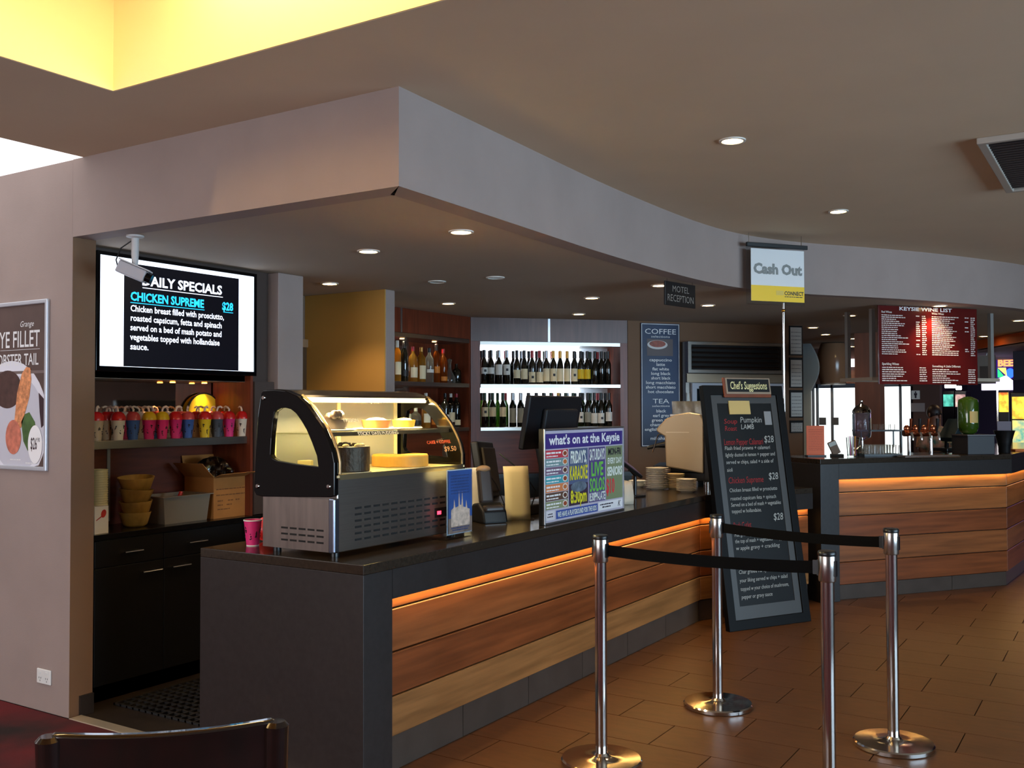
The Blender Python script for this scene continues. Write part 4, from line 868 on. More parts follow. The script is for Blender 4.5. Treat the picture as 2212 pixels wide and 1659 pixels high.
for x in (.55, 1.15, 1.62):
    l = bpy.data.lights.new('spirits_lamp', 'SPOT'); l.energy = 4.5; l.color = (1,.82,.56); l.spot_size = R(120); l.spot_blend = .8; l.shadow_soft_size = .02
    MB().cyl(.02, 2.140, 2.1445, 14, (x, .12)).build('cabinet_lamp', M('spirits_glow', (255,190,120), .5, em=5), LQ)
    o = bpy.data.objects.new('spirits_lamp', l); COL.objects.link(o); o.parent = LQ; o.location = (x, .10, 2.13)
    l2 = l.copy(); l2.energy = 2.2; o = bpy.data.objects.new('spirits_lamp', l2); COL.objects.link(o); o.parent = LQ; o.location = (x, .06, 1.715)
# bottles
dg = M('dark_bottle_glass', (16,17,12), .07, coat=.6); gg = GLASS('green_bottle_glass', (70,96,40), .35); cg = GLASS('clear_bottle_glass', (222,222,214), .3, .02, .15, (210,210,200)); ag = GLASS('amber_liquor', (196,104,30), .3, .02, .4, (190,96,28)); yg = GLASS('golden_liquor', (214,170,70), .3, .02, .4, (214,160,60))
bord = [(0,0),(.030,0),(.0325,.004),(.0325,.195),(.030,.212),(.020,.235),(.0145,.25),(.0140,.318),(.0155,.32),(.0155,.328),(0,.328)]
burg = [(0,0),(.031,0),(.0332,.004),(.0332,.15),(.031,.18),(.026,.22),(.0155,.255),(.0142,.318),(.0157,.32),(.0157,.328),(0,.328)]
spir = [(0,0),(.038,0),(.040,.004),(.040,.20),(.036,.225),(.018,.25),(.0145,.26),(.0145,.315),(0,.315)]
slim = [(0,0),(.032,0),(.034,.004),(.034,.24),(.027,.27),(.015,.29),(.014,.355),(0,.355)]
squat = [(0,0),(.045,0),(.048,.006),(.048,.10),(.042,.125),(.02,.14),(.016,.16),(.016,.185),(0,.185)]
decan = [(0,0),(.05,0),(.055,.01),(.05,.06),(.022,.11),(.014,.13),(.014,.19),(.018,.20),(.022,.22),(0,.235)]
cache = {}
def lat(key, prof_, mat_, n=18):
    k = (key, mat_.name)
    if k not in cache: cache[k] = MB().lathe(prof_, n).mesh(key, mat_, 45)
    return cache[k]
def bottle(loc, rz, label, group, prof_, pn, mat_, cap=None, lab=None, lz=(.05,.13), mark=None, nm='wine_bottle', ch=.07):
    top_ = prof_[-1][1]; r_ = max(p[0] for p in prof_)
    t = thing(nm, label, 'bottle', loc, rz, group)
    obj('glass_body', lat('glass_body_'+pn, prof_, mat_), t).name = 'glass_body'
    if cap: obj('capsule', lat('capsule_%s_%.3f' % (pn, ch), [(prof_[-3][0]+.0006, top_-ch),(prof_[-3][0]+.0008, top_-.004),(prof_[-2][0]+.0008, top_-.003),(prof_[-2][0]*.9, top_+.0012),(0, top_+.0014)], cap), t).name = 'capsule'
    if lab:
        k = ('lab', pn, lz, lab.name)
        if k not in cache: cache[k] = MB().lathe([(r_+.0006, lz[0]),(r_+.0006, lz[1])], 12, a0=R(-90-82), a1=R(-90+82)).mesh('label', lab, 45)
        L_ = obj('label', cache[k], t)
        if mark:
            k = ('mark', pn, lz, mark.name)
            if k not in cache: zc_ = (lz[0]+lz[1])/2; cache[k] = MB().lathe([(r_+.001, zc_-.012),(r_+.001, zc_+.012)], 4, a0=R(-90-18), a1=R(-90+22)).mesh('label_mark', mark, 45)
            obj('label_mark', cache[k], L_)
    return t
crm = M('label_cream', (236,222,184), .6); wht = M('label_white', (232,230,222), .6); yel = M('label_yellow', (236,196,30), .6); gry = M('label_grey', (150,152,140), .6); blk = M('label_black', (28,26,30), .5); org = M('label_orange', (220,130,40), .6); brn = M('label_brown', (120,92,62), .6)
capb = M('capsule_black', (26,22,26), .35); capr = M('capsule_red', (170,24,34), .35); capg = M('capsule_gold', (206,150,70), .35, metal=.5); caps = M('capsule_silver', (170,172,176), .3, metal=.8); capgn = M('capsule_green', (40,70,50), .35); capw = M('capsule_white', (224,220,210), .4)
def wx(px): return (onp(px, 830, W1-WN*.10, WPHI)-(W1-WN*.10)).dot(WD)
LN = {crm.name:'cream', wht.name:'white', yel.name:'yellow', gry.name:'grey', blk.name:'black', brn.name:'brown', org.name:'orange'}
up = [(925,wht,capb,(.10,.16)),(985,wht,capb,(.10,.16)),(1055,wht,caps,(.09,.19)),(1125,wht,caps,(.09,.19)),(1215,crm,capb,(.06,.14)),(1280,crm,capb,(.05,.15)),(1350,crm,capr,(.02,.12)),(1415,crm,capr,(.02,.12)),(1475,crm,caps,(.03,.155)),(1538,crm,capg,(.03,.155)),(1598,crm,capg,(.03,.155)),(1660,crm,capg,(.03,.155)),(1722,crm,capb,(.03,.155)),(1768,yel,capb,(.055,.15)),(1830,yel,capb,(.055,.15)),(1905,None,capb,None),(1962,None,capb,None),(2020,None,capb,None)]
lo = [(930,crm,capgn,(.10,.19)),(1000,crm,capgn,(.10,.19)),(1090,crm,capgn,(.10,.19)),(1175,gry,caps,(.04,.18)),(1245,gry,caps,(.04,.18)),(1315,crm,capb,(.02,.12)),(1385,crm,capb,(.02,.12)),(1450,wht,capb,(.04,.14)),(1515,crm,capgn,(.04,.14)),(1580,crm,capg,(.04,.14)),(1645,wht,capgn,(.04,.14)),(1710,crm,capgn,(.04,.14)),(1775,wht,capb,(.04,.14)),(1840,gry,capb,(.04,.14)),(1895,wht,capb,(.03,.13)),(1958,wht,capb,(.03,.13)),(2028,wht,capb,(.05,.14))]
for shelf, rows, z in (('upper', up, 1.7625), ('lower', lo, 1.3525)):
    lastx = 0
    for i, (zx, lb, cp_, lz) in enumerate(rows):
        lastx = min(max(wx(820+zx*.2441), lastx+.0675, .128), WL-.112-.0675*(len(rows)-1-i)); p = W1+WD*lastx-WN*.10; green = shelf == 'lower' and 2 < i < 13
        bottle((p.x, p.y, z), WPHI+random.uniform(-.15,.15), '%s wine bottle from the left on the %s lit shelf, %s' % (ORD[i], shelf, (LN[lb.name]+' label') if lb else 'all black'), 'wine bottles, %s shelf front' % shelf, bord if i % 5 else burg, 'bord' if i % 5 else 'burg', gg if green else dg, cp_, lb, lz or (0,0), blk if lb in (wht, crm) and i % 3 == 0 else None)
    for i in range(17):
        p = W1+WD*(.15+i*.079)-WN*.205
        bottle((p.x, p.y, z), WPHI, '%s bottle from the left in the rear rank of the %s lit shelf' % (ORD[i], shelf), 'wine bottles, %s shelf rear' % shelf, bord, 'bord', gg if shelf == 'lower' else dg, [capb, caps, capb, capr, capgn, capb][(i*5) % 6])
def lx_(px, X): return onx(px, 780, X).y
X1 = -5.40
for i, (px, pr, pn, mt_, cp_, lb, lz, look) in enumerate(((858,slim,'slim',yg,capw,crm,(.06,.17),'clear with cream label'),(873,slim,'slim',dg,capb,blk,(.05,.1),'tall and black'),(892,spir,'spir',yg,capr,crm,(.04,.13),'red cap and cream label'),(910,spir,'spir',yg,capg,crm,(.03,.15),'gold cap and cream label'),(931,spir,'spir',cg,capb,wht,(.09,.12),'clear with black cap'),(946,slim,'slim',ag,capb,org,(.09,.15),'amber with orange label'),(963,spir,'spir',ag,capr,org,(.02,.06),'amber with red cap'),(980,decan,'decan',cg,None,None,None,'clear decanter'),(1000,squat,'squat',dg,None,None,None,'dark squat bottle'))):
    bottle((X1, min(lx_(px, X1), 7.57-.105*(8-i)), 1.7655), R(90)+random.uniform(-.2,.2), '%s spirit bottle from the left on the upper mirror shelf, %s' % (ORD[i], look), 'spirits, upper shelf', pr, pn, mt_, cp_, lb, lz or (0,0), None, 'spirit_bottle', .04 if pn != 'slim' else .06)
for i, (px, pr, pn, mt_, cp_, lb, lz, look) in enumerate(((862,spir,'spir',dg,capb,gry,(.05,.13),'dark with black cap'),(878,spir,'spir',ag,capr,crm,(.05,.13),'amber with red cap'),(898,squat,'squat',cg,capw,blk,(.03,.07),'squat and clear'),(920,spir,'spir',yg,capw,wht,(.05,.13),'golden'),(940,squat,'squat',ag,capg,org,(.03,.08),'squat and amber'),(962,spir,'spir',dg,capb,wht,(.05,.12),'dark with white label'),(980,spir,'spir',gg,capw,crm,(.05,.14),'green with white cap'),(1003,spir,'spir',dg,capr,crm,(.02,.07),'dark with red cap'))):
    bottle((X1, min(lx_(px, X1), 7.57-.09*(7-i)), 1.3555), R(90)+random.uniform(-.2,.2), '%s spirit bottle from the left on the lower mirror shelf, %s' % (ORD[i], look), 'spirits, lower shelf', pr, pn, mt_, cp_, lb, lz, None, 'spirit_bottle', .035)

# ================================================================ signs
def sign_frame(P, phi): return P, phi
wp = W2+BN*.004
c0 = onp(1383, 689, wp, PHI); c1 = onp(1466.5, 692, wp, PHI); c2 = onp(1386, 965, wp, PHI)
cw = (c1-c0).dot(BD); chh = ZS-.02-c2.z
cs = thing('coffee_menu_sign', 'tall dark blue coffee and tea selections sign beside the wine cabinet', 'sign', (c0.x, c0.y, c2.z), PHI)
nav = M('navy_sign', (22,30,58), .4, rgb2=(26,52,92), var=.1, vs=1.2); MB().box(0, -.012, 0, cw, 0, chh).build('board', nav, cs, bevel=.002)
MB().ring([(.006,.006),(cw-.006,.006),(cw-.006,chh-.006),(.006,chh-.006)], [(.012,.012),(cw-.012,.012),(cw-.012,chh-.012),(.012,chh-.012)], -.0135, -.012).build('border_line', lettw, cs)
k = chh/275.0
def cz(y): return chh-(y-690)*k
text('COFFEE', .052, lettw, cs, cw/2, cz(714), -.014, 'CENTER', fit=cw*.80); text('selections', .022, lettw, cs, cw/2, cz(722), -.014, 'CENTER', fit=cw*.48)
rect(M('cup_photo', (96,84,84), .5), cs, cw*.15, cz(763), cw*.82, cz(725), -.0128, 'cup_picture'); flat(ell(cw*.42, cz(738), cw*.26, .045), -.014, M('photo_saucer', (216,212,208), .4), cs, 'cup_picture'); flat(ell(cw*.42, cz(736), cw*.21, .034), -.0148, M('photo_coffee', (150,72,52), .4, var=.4, vs=30), cs, 'cup_picture')
for i, s in enumerate(('cappuccino','latte','flat white','long black','short black','long macchiato','short macchiato','hot chocolate')): text(s, .030, lettw, cs, cw/2, cz(775+i*10.15), -.014, 'CENTER', bold=.0006, fit=cw*[.58,.22,.43,.50,.50,.76,.77,.66][i])
text('TEA', .046, lettw, cs, cw/2, cz(869), -.014, 'CENTER', fit=cw*.42); text('selections', .022, lettw, cs, cw/2, cz(877), -.014, 'CENTER', fit=cw*.45)
for i, s in enumerate(('black','earl grey','green tea','chamomile','english breakfast')): text(s, .030, lettw, cs, cw/2, cz(889+i*10.2), -.014, 'CENTER', bold=.0006, fit=cw*[.25,.42,.48,.56,.84][i])
text('milkshakes', .030, lettw, cs, cw/2, cz(950), -.014, 'CENTER', bold=.0006, fit=cw*.55)
m0 = onz(1437, 606, 2.375); m1 = onz(1502, 617, 2.375); mw = (m1-m0).length
ms = thing('motel_reception_sign', 'small black Motel Reception sign hanging from the soffit', 'sign', (m0.x, m0.y, 2.215), math.atan2(m1.y-m0.y, m1.x-m0.x))
MB().box(0, 0, 0, mw, .012, .16).build('board', M('sign_black', (26,22,22), .4), ms, bevel=.002)
text('MOTEL', .042, M('sign_silver', (138,128,118), .5), ms, mw/2, .095, -.001, 'CENTER', fit=mw*.55); text('RECEPTION', .046, M('sign_silver'), ms, mw/2, .030, -.001, 'CENTER', fit=mw*.86)
for x in (.03, mw-.03): MB().cyl(.002, .16, .179, 6, (x, .006)).build('hanger', chrome, ms)
k0 = onz(1614, 522, 2.715); k1 = onz(1745, 531, 2.715); kw = (k1-k0).length; kph = math.atan2(k1.y-k0.y, k1.x-k0.x)
co = thing('cash_out_sign', 'white and yellow Cash Out sign in a clear holder hanging from the ceiling', 'sign', (k0.x, k0.y, 2.30), kph)
MB().box(0, 0, .385, kw, .02, .415).build('top_bar', black, co, bevel=.003)
for x in (.02, kw-.05): MB().cyl(.003, .415, .484, 6, (x, .01)).build('hanger', chrome, co)
a0_ = .035*kw/.41; pw_ = kw*.885
MB().box(.0, .002, -.028, kw*.94, .018, .386).build('acrylic_holder', ac, co, bevel=.002)
sc_ = MB().box(kw*.055, -.002, -.005, kw*.93, .001, .372).build('sheet', M('sign_white', (226,226,224), .5), co)
rect(M('sign_yellow', (246,202,20), .5), sc_, kw*.055, -.005, kw*.93, .108, -.0022); text('Cash Out', .070, M('sign_grey', (130,132,128), .5), sc_, kw*.49, .195, -.0035, 'CENTER', bold=.005, fit=kw*.80)
text('CONNECT', .027, M('sign_ink', (30,26,20), .5), sc_, kw*.915, .045, -.0035, 'RIGHT', bold=.0012, fit=kw*.32); rect(M('sign_pale', (222,190,80), .5), sc_, kw*.46, .042, kw*.585, .075, -.0030, 'logo_block'); words(M('sign_ink'), sc_, [(kw*.60,kw*.90,.030,.006)], -.0032, seed=3)
# chrome post on the counter end
pp = Vector((-2.36, 7.80, HC))
t = thing('chrome_post', 'slim chrome post rising from the counter end below the Cash Out sign', 'post', pp)
MB().lathe([(0,0),(.03,0),(.03,.006),(.012,.012),(.009,.02),(.009,ZS-HC-.03),(.012,ZS-HC-.02),(.02,ZS-HC-.004),(.02,ZS-HC-.001),(0,ZS-HC-.001)], 16).build('pole', chrome, t, 40); MB().ball(.016, (0,0,1.40), 12, 8).build('brass_knob', M('brass', (210,150,60), .2, metal=1), t, 60)

# ================================================================ chef's chalkboard
BL = onz(1577, 1366, 0); BR = onz(1753, 1342, 0); bw_ = (BR-BL).length; bph = math.atan2(BR.y-BL.y, BR.x-BL.x)
cbd = thing('chalkboard', "tall black framed Chef's Suggestions chalkboard leaning back before the counter", 'chalkboard', (BL.x, BL.y, 0), bph)
LEAN = Matrix.Rotation(R(-9.3), 4, 'X'); BH = 1.715
def lb(): b = MB(); b.T = LEAN; return b
lb().ring([(0,0),(bw_,0),(bw_,BH),(0,BH)], [(.065,.07),(bw_-.065,.07),(bw_-.065,BH-.07),(.065,BH-.07)], 0, .045).build('frame', M('board_black', (12,11,11), .5, spec=.15), cbd, bevel=.004)
b = lb(); b.ring([(.065,.07),(bw_-.065,.07),(bw_-.065,BH-.07),(.065,BH-.07)], [(.12,.16),(bw_-.12,.16),(bw_-.12,BH-.13),(.12,BH-.13)], .012, .03); b.build('inner_border', M('board_grey', (66,64,62), .4), cbd)
sl_ = lb().box(.118, .016, .158, bw_-.118, .03, BH-.128).build('slate', M('slate', (24,24,24), .4, spec=.2, var=.15, vs=4), cbd)
def bt(s, x, ypx, h, mat_, fit, align='LEFT'):
    z_ = (1366-ypx)/533*BH; o = text(s, h, mat_, sl_, 0, 0, 0, align, shear=.12, bold=.0001, fit=fit, line=1, name='chalk_writing')
    o.location = LEAN @ Vector((x, .0145, z_)); o.rotation_euler = (R(90)-R(9.3), 0, R(0))
cw_ = M('chalk_white', (176,174,166), .8); cr_ = M('chalk_red', (150,34,36), .8)
XL = .165
bt('Soup', XL, 919, .035, cr_, .12); bt('Pumpkin', XL+.15, 917, .042, cw_, .20); bt('Roast', XL, 935, .035, cr_, .11); bt('LAMB', XL+.15, 932, .036, cw_, .12)
bt('Lemon Pepper Calamari', XL-.02, 967, .045, cr_, .36); bt('$28', bw_-.225, 963, .050, cw_, .09)
for s, y_, f in (('Flash fried prawns + calamari',978,.42),('lightly dusted in lemon + pepper and',993,.46),('served w chips, salad + a side of',1009,.44),('aioli',1026,.05)): bt(s, XL-.02, y_, .027, cw_, f)
bt('Chicken Supreme', XL-.02, 1052, .045, cr_, .32); bt('$28', bw_-.225, 1047, .050, cw_, .09)
for s, y_, f in (('Chicken breast filled w prosciutto',1071,.44),('roasted capsicum feta + spinach',1089,.42),('Served on a bed of mash + vegetables',1103,.46),('topped w hollandaise.',1117,.27)): bt(s, XL-.02, y_, .027, cw_, f)
bt('Pork Cutlet', XL-.02, 1150, .042, cr_, .16); bt('$28', bw_-.225, 1138, .050, cw_, .09)
for s, y_, f in (('Flat grilled pork cutlet served on',1168,.42),('the top of mash + vegetables + topped',1182,.46),('w apple gravy + crackling',1197,.40)): bt(s, XL-.02, y_, .027, cw_, f)
bt('Rib Eye', XL-.02, 1232, .045, cr_, .14)
for s, y_, f in (('Char grilled rib eye cooked to',1248,.42),('your liking served w chips + salad',1266,.44),('topped w your choice of mushroom,',1284,.44),('pepper or gravy sauce',1301,.28)): bt(s, XL-.02, y_, .027, cw_, f)
b = lb(); b.box(.30*bw_, .006, BH-.21, .56*bw_, .014, BH-.112); b.build('cream_card', M('cream_card', (206,178,110), .7), cbd)
b = lb(); b.box(bw_-.20, .008, BH-.29, bw_-.135, .014, BH-.19); b.build('pale_card', M('pale_card', (140,140,140), .7), cbd)
b = lb(); b.box(.24*bw_, -.012, BH-.09, .83*bw_, 0, BH+.055); hd = b.build('header_plaque', M('plaque_wood', (120,58,26), .5, var=.2, vs=8), cbd, bevel=.004)
b = lb(); b.ring([(.265*bw_,BH-.065),(.825*bw_,BH-.065),(.825*bw_,BH+.052),(.265*bw_,BH+.052)], [(.285*bw_,BH-.05),(.81*bw_,BH-.05),(.81*bw_,BH+.044),(.285*bw_,BH+.044)], -.016, -.0125); b.build('plaque_edge', M('plaque_pale', (150,132,110), .5), hd)
b = lb(); b.box(.28*bw_, -.015, BH-.052, .815*bw_, -.0125, BH+.046); b.build('plaque_face', black, hd)
o = text("Chef's Suggestions", .056, M('chalk_cream', (232,222,160), .7), hd, 0, 0, 0, 'CENTER', bold=.001, shear=.1, fit=bw_*.46, name='chalk_writing'); o.location = LEAN @ Vector((.548*bw_, -.0165, BH-.03)); o.rotation_euler = (R(90)-R(9.3), 0, 0)
for x in (.05, bw_-.10):
    b = MB(); b.add([(x,.22,1.16),(x+.05,.22,1.16),(x+.05,.245,1.16),(x,.245,1.16),(x,.23,0),(x+.05,.23,0),(x+.05,.255,0),(x,.255,0)], [(0,1,2,3),(4,5,6,7),(0,1,5,4),(1,2,6,5),(2,3,7,6),(3,0,4,7)]); b.build('rear_leg', M('board_black'), cbd)

# ================================================================ queue barriers
postm = M('barrier_chrome', (196,190,186), .12, metal=1); headm = M('barrier_head', (186,178,172), .25, metal=1)
SP = [((-1.970, 3.835), 'queue barrier post nearest the counter end, at the left front'), ((-1.832, 4.872), 'queue barrier post before the chalkboard, rear left'), ((-1.008, 3.858), 'queue barrier post at the right front, its base out of view'), ((-.946, 4.722), 'queue barrier post at the rear right, by the bar')]
base_me = MB().lathe([(0,.0),(.170,0),(.175,.004),(.175,.019),(.169,.025),(.10,.028),(.05,.030),(.034,.036),(.028,.046),(0,.046)], 44).mesh('base', postm, 30)
post_me = MB().lathe([(.0255,.04),(.0255,.885)], 24).mesh('post', postm, 40)
head_me = MB().lathe([(.0255,.862),(.031,.864),(.033,.868),(.033,.965),(.031,.970),(0,.970)], 28).mesh('belt_head', headm, 40)
cap_me = MB().lathe([(.0335,.962),(.0345,.966),(.0345,.976),(.031,.981),(0,.982)], 28).mesh('cap', black, 40)
slot_me = MB().box(-.012, -.036, .885, .012, .036, .945).mesh('belt_slot', black)
bt_ = []
for (x, y), lab_ in SP:
    t = thing('queue_barrier', lab_, 'barrier post', (x, y, 0), 0, 'queue barrier posts'); bt_.append(t)
    for nm, me_ in (('base', base_me), ('post', post_me), ('belt_head', head_me), ('cap', cap_me)): obj(nm, me_, t)
    obj('belt_slot', slot_me, t).rotation_euler = (0, 0, R(85))
for i, j in ((0, 2), (1, 3)):
    a_, b_ = Vector((*SP[i][0], 0)), Vector((*SP[j][0], 0)); d = (b_-a_); L_ = d.length; u = d.normalized(); n_ = Vector((-u.y, u.x, 0))*.0012
    def bf(s_, off_): p = u*(.034+(L_-.068)*s_); return p+n_*off_+Vector((0,0,.915-.012*4*s_*(1-s_)))
    N = 10; vs_ = [tuple(bf(k/N, o_)+Vector((0,0,h))) for k in range(N+1) for o_, h in ((-1,-.024),(1,-.024),(1,.024),(-1,.024))]
    fs_2 = [(k*4+m_, k*4+(m_+1) % 4, k*4+4+(m_+1) % 4, k*4+4+m_) for k in range(N) for m_ in range(4)]+[(0,1,2,3),(N*4,N*4+1,N*4+2,N*4+3)]
    MB().add(vs_, fs_2).build('belt', M('belt_black', (8,8,9), .8, spec=.1), bt_[i])
    e_ = MB().box(-.012, -.004, .888, .012, .004, .942).build('belt_clip', black, bt_[i]); e_.location = u*(L_-.042); e_.rotation_euler = (0, 0, math.atan2(u.y, u.x))

# ================================================================ chair in the foreground
ch0 = onz(112, 1588, .90); ch1 = onz(592, 1556, .90); cwid = (ch1-ch0).length; cph = math.atan2(ch1.y-ch0.y, ch1.x-ch0.x)
ch = thing('dining_chair', 'glossy dark brown chair back cut off at the lower left corner', 'chair', (ch0.x, ch0.y, 0), cph)
lac = M('dark_lacquer', (24,14,11), .13, coat=.7, var=.3, vs=6, stretch=(.4,3,3))
def arc(u): return .030*(1-(2*u-1)**2)                       # the back bows towards the camera in the middle
def rail(z0, z1, t, dip=0, n=16):
    b = MB(); vs_ = []
    for k in range(n+1):
        u = k/n; x = cwid*u; y = -arc(u); d_ = dip*(1-(2*u-1)**2)
        vs_ += [(x, y-t/2, z0), (x, y+t/2, z0), (x, y+t/2, z1-d_), (x, y-t/2, z1-d_)]
    fs_ = [(k*4+m_, k*4+(m_+1) % 4, k*4+4+(m_+1) % 4, k*4+4+m_) for k in range(n) for m_ in range(4)]+[(0,1,2,3),(n*4,n*4+1,n*4+2,n*4+3)]
    return b.add(vs_, fs_)
rail(.735, .905, .024, .004).build('top_rail', lac, ch, 40, bevel=.006); rail(.56, .61, .02).build('lower_rail', lac, ch, 40, bevel=.004)
for x, s_ in ((0,-1),(cwid,1)):
    b = MB(); b.tube([(x*1.0-s_*.03,.08,.0),(x,.03,.42),(x,.0,.70),(x+s_*.004,-.004,.892),(x+s_*.004,-.004,.900)], [.018,.024,.024,.026,.018], 12, 1.0); b.build('back_post', lac, ch, 40)
for x in (.05, cwid-.05): b = MB(); b.tube([(x,.45,0),(x,.44,.43)], [.016,.022], 12); b.build('leg', lac, ch, 40)
MB().box(.0, .03, .43, cwid, .47, .455).build('seat_frame', lac, ch, bevel=.008); MB().box(.015, .05, .455, cwid-.015, .46, .49).build('seat_pad', M('seat_vinyl', (44,26,22), .4), ch, bevel=.015)
for k in (.25,.5,.75): MB().box(cwid*k-.015, -.05, .60, cwid*k+.015, -.032, .74).build('back_slat', lac, ch, bevel=.003)

# ================================================================ fridge behind the coffee machine
fb = W2+BN*.12; f0_ = onp(1483, 738, fb, PHI); f1_ = onp(1694, 742, fb, PHI); fw_ = (f1_-f0_).to_2d().length; fph = PHI; FT = (f0_.z+f1_.z)/2; fs3 = FT/2.14
fr = thing('drinks_fridge', 'tall stainless drinks fridge with louvred top behind the chalkboard', 'fridge', (f0_.x, f0_.y, 0), fph); fr.scale = (1, 1, fs3)
MB().box(0, .02, .0, fw_, .115, 2.139).build('body', steel, fr)
MB().ring([(0,1.83),(fw_,1.83),(fw_,2.14),(0,2.14)], [(.04,1.868),(fw_-.055,1.868),(fw_-.055,2.105),(.04,2.105)], -.03, .019).build('grille_frame', steel, fr, bevel=.004)
MB().box(.04, .012, 1.868, fw_-.055, .0195, 2.105).build('grille_backing', M('fridge_dark', (14,11,11), .7), fr)
for i in range(5):
    b = MB(); b.T = Matrix.Translation((0,-.01,1.892+i*.047)) @ Matrix.Rotation(R(35), 4, 'X'); b.box(.042, -.016, -.003, fw_-.08, .016, .003); b.build('louvre_slat', M('louvre', (62,50,44), .4, metal=.4), fr)
MB().box(0, -.005, 1.74, fw_, .0195, 1.828).build('header', M('header_steel', (168,150,128), .35, metal=1), fr, bevel=.003)
for x0, x1 in ((.05, fw_/2-.005), (fw_/2+.005, fw_-.02)):
    d = MB().ring([(x0,.12),(x1,.12),(x1,1.735),(x0,1.735)], [(x0+.055,.18),(x1-.055,.18),(x1-.055,1.68),(x0+.055,1.68)], -.02, .015).build('door', M('fridge_white', (176,180,190), .4), fr, bevel=.003)
    MB().box(x0+.055, .0, .18, x1-.055, .006, 1.68).build('pane', GLASS('fridge_glass', (190,200,204), .2), d); b = MB(); b.tube([(x1-.03,-.02,.9),(x1-.03,-.05,.92),(x1-.03,-.05,1.15),(x1-.03,-.02,1.17)], .007, 8); b.build('handle', chrome, d, 40)
MB().box(.06, .016, .15, fw_-.03, .0195, 1.7).build('interior_back', M('fridge_inside', (40,50,48), .6), fr)
b = MB(); b.box(.012, -.012, 1.50, .035, .02, 1.56); b.tube([(.02,-.02,1.42),(.02,-.03,1.53),(.02,-.02,1.64)], .006, 8); b.build('latch', chrome, fr)
# clipboards hanging at the end of the angled wall
cl0 = B1+BN*.003
for i, (ya, yb) in enumerate(((703,768),(773,838),(843,902),(908,935))):
    za, zb = onp(1735, ya, B1, PHI).z, onp(1735, yb, B1, PHI).z; x0 = -onp(1724, 800, cl0, PHI).__sub__(cl0).dot(BD)
    t = thing('clipboard', '%s clipboard from the top in the column beside the chrome post' % ORD[i], 'clipboard', (cl0.x-BD.x*.17, cl0.y-BD.y*.17, zb), PHI, 'hanging clipboards')
    MB().box(0, -.012, 0, .165, 0, za-zb).build('board', black, t); rect(M('form_paper', (196,192,184), .6), t, .012, .012, .153, za-zb-.025, -.0125, 'form'); words(M('form_ink', (90,88,86), .6), t, [(.02,.145,(za-zb)*k_/8,.006) for k_ in range(1, 7)], -.0135, seed=40+i)

# ================================================================ red wine list board and hanging rack over the bar
r0 = onz(1897, 659, 2.389); r1 = onz(2110, 668, 2.389); rw = (r1-r0).length; rph = math.atan2(r1.y-r0.y, r1.x-r0.x); RZ = 1.725; RH = 2.389-RZ
wl = thing('wine_list_board', 'dark red wine list board with white lettering hanging over the bar', 'sign', (r0.x, r0.y, RZ), rph)
MB().box(0, 0, 0, rw, .012, RH).build('board', M('wine_red', (88,17,16), .22, coat=.3), wl, bevel=.002)
text('KEYSIE WINE LIST', .030, lettw, wl, rw*.47, RH-.036, -.001, 'CENTER', bold=.001, fit=rw*.53)
for x in (.08, rw-.08): MB().cyl(.003, RH-.01, ZS-RZ-.001, 6, (x, .006)).build('hanger', chrome, wl)
wr = M('wine_print', (226,214,206), .5)
text('Red Wines', .017, wr, wl, rw*.03, RH-.062, -.001, bold=.0005); text('White Wines', .017, wr, wl, rw*.53, RH-.062, -.001, bold=.0005); text('Sparkling Wines', .019, wr, wl, rw*.03, .163, -.001, bold=.0006); text('Something A Little Different', .018, wr, wl, rw*.53, .150, -.001, bold=.0006, fit=rw*.29)
rnd = random.Random(12); rows = []
for c_, x0 in ((0,.03),(1,.53)):
    for i in range(20):
        z_ = RH-.085-i*.0172
        rows.append((rw*x0, rw*(x0+rnd.uniform(.14,.28)), z_, .0085)); rows.append((rw*(x0+.40), rw*(x0+.445), z_, .0085))
        if rnd.random() > .4: rows.append((rw*(x0+.34), rw*(x0+.38), z_, .0085))
    for i in range(7): z_ = .138-i*.0185-(.012 if c_ else 0); rows.append((rw*x0, rw*(x0+rnd.uniform(.14,.30)), z_, .009)); rows.append((rw*(x0+.37), rw*(x0+.445), z_, .009))
words(wr, wl, rows, -.001, seed=13)
hr = thing('hanging_glass_rack', 'aluminium hanging rack with glass shelf behind the red wine board', 'rack', (0, 0, 0))
g0_ = onp(1885, 800, r0-Vector((math.sin(rph),-math.cos(rph),0))*.30, rph); g1_ = onp(2141, 800, g0_, rph); gn_ = Vector((math.sin(rph),-math.cos(rph),0)); gd = (g1_-g0_).normalized(); gd.z = 0
zb_ = onp(1885, 815, g0_, rph).z
for p_ in (Vector((g0_.x,g0_.y,0)), Vector((g1_.x,g1_.y,0))):
    for back_ in (0, .32):
        q_ = p_-gn_*back_; b = MB(); b.T = Matrix.Translation(q_) @ Matrix.Rotation(rph, 4, 'Z'); b.box(-.018, -.018, zb_, .018, .018, ZS-.001); b.build('hanger_post', M('rack_alu', (170,166,160), .4, metal=.5), hr)
b = MB(); b.T = Matrix.Translation((g0_.x,g0_.y,0)) @ Matrix.Rotation(rph, 4, 'Z'); L_ = (Vector((g1_.x,g1_.y,0))-Vector((g0_.x,g0_.y,0))).length
b.box(-.05, -.05, zb_-.03, L_+.05, -.03, zb_); b.box(-.05, .35, zb_-.03, L_+.05, .37, zb_); b.box(-.05, -.03, zb_-.03, -.03, .35, zb_); b.box(L_+.03, -.03, zb_-.03, L_+.05, .35, zb_); b.build('rack_frame', M('rack_pale', (190,172,150), .5), hr)
b = MB(); b.T = Matrix.Translation((g0_.x,g0_.y,0)) @ Matrix.Rotation(rph, 4, 'Z'); b.box(-.03, -.03, zb_-.02, L_+.03, .35, zb_-.012); b.build('glass_shelf', glass, hr)
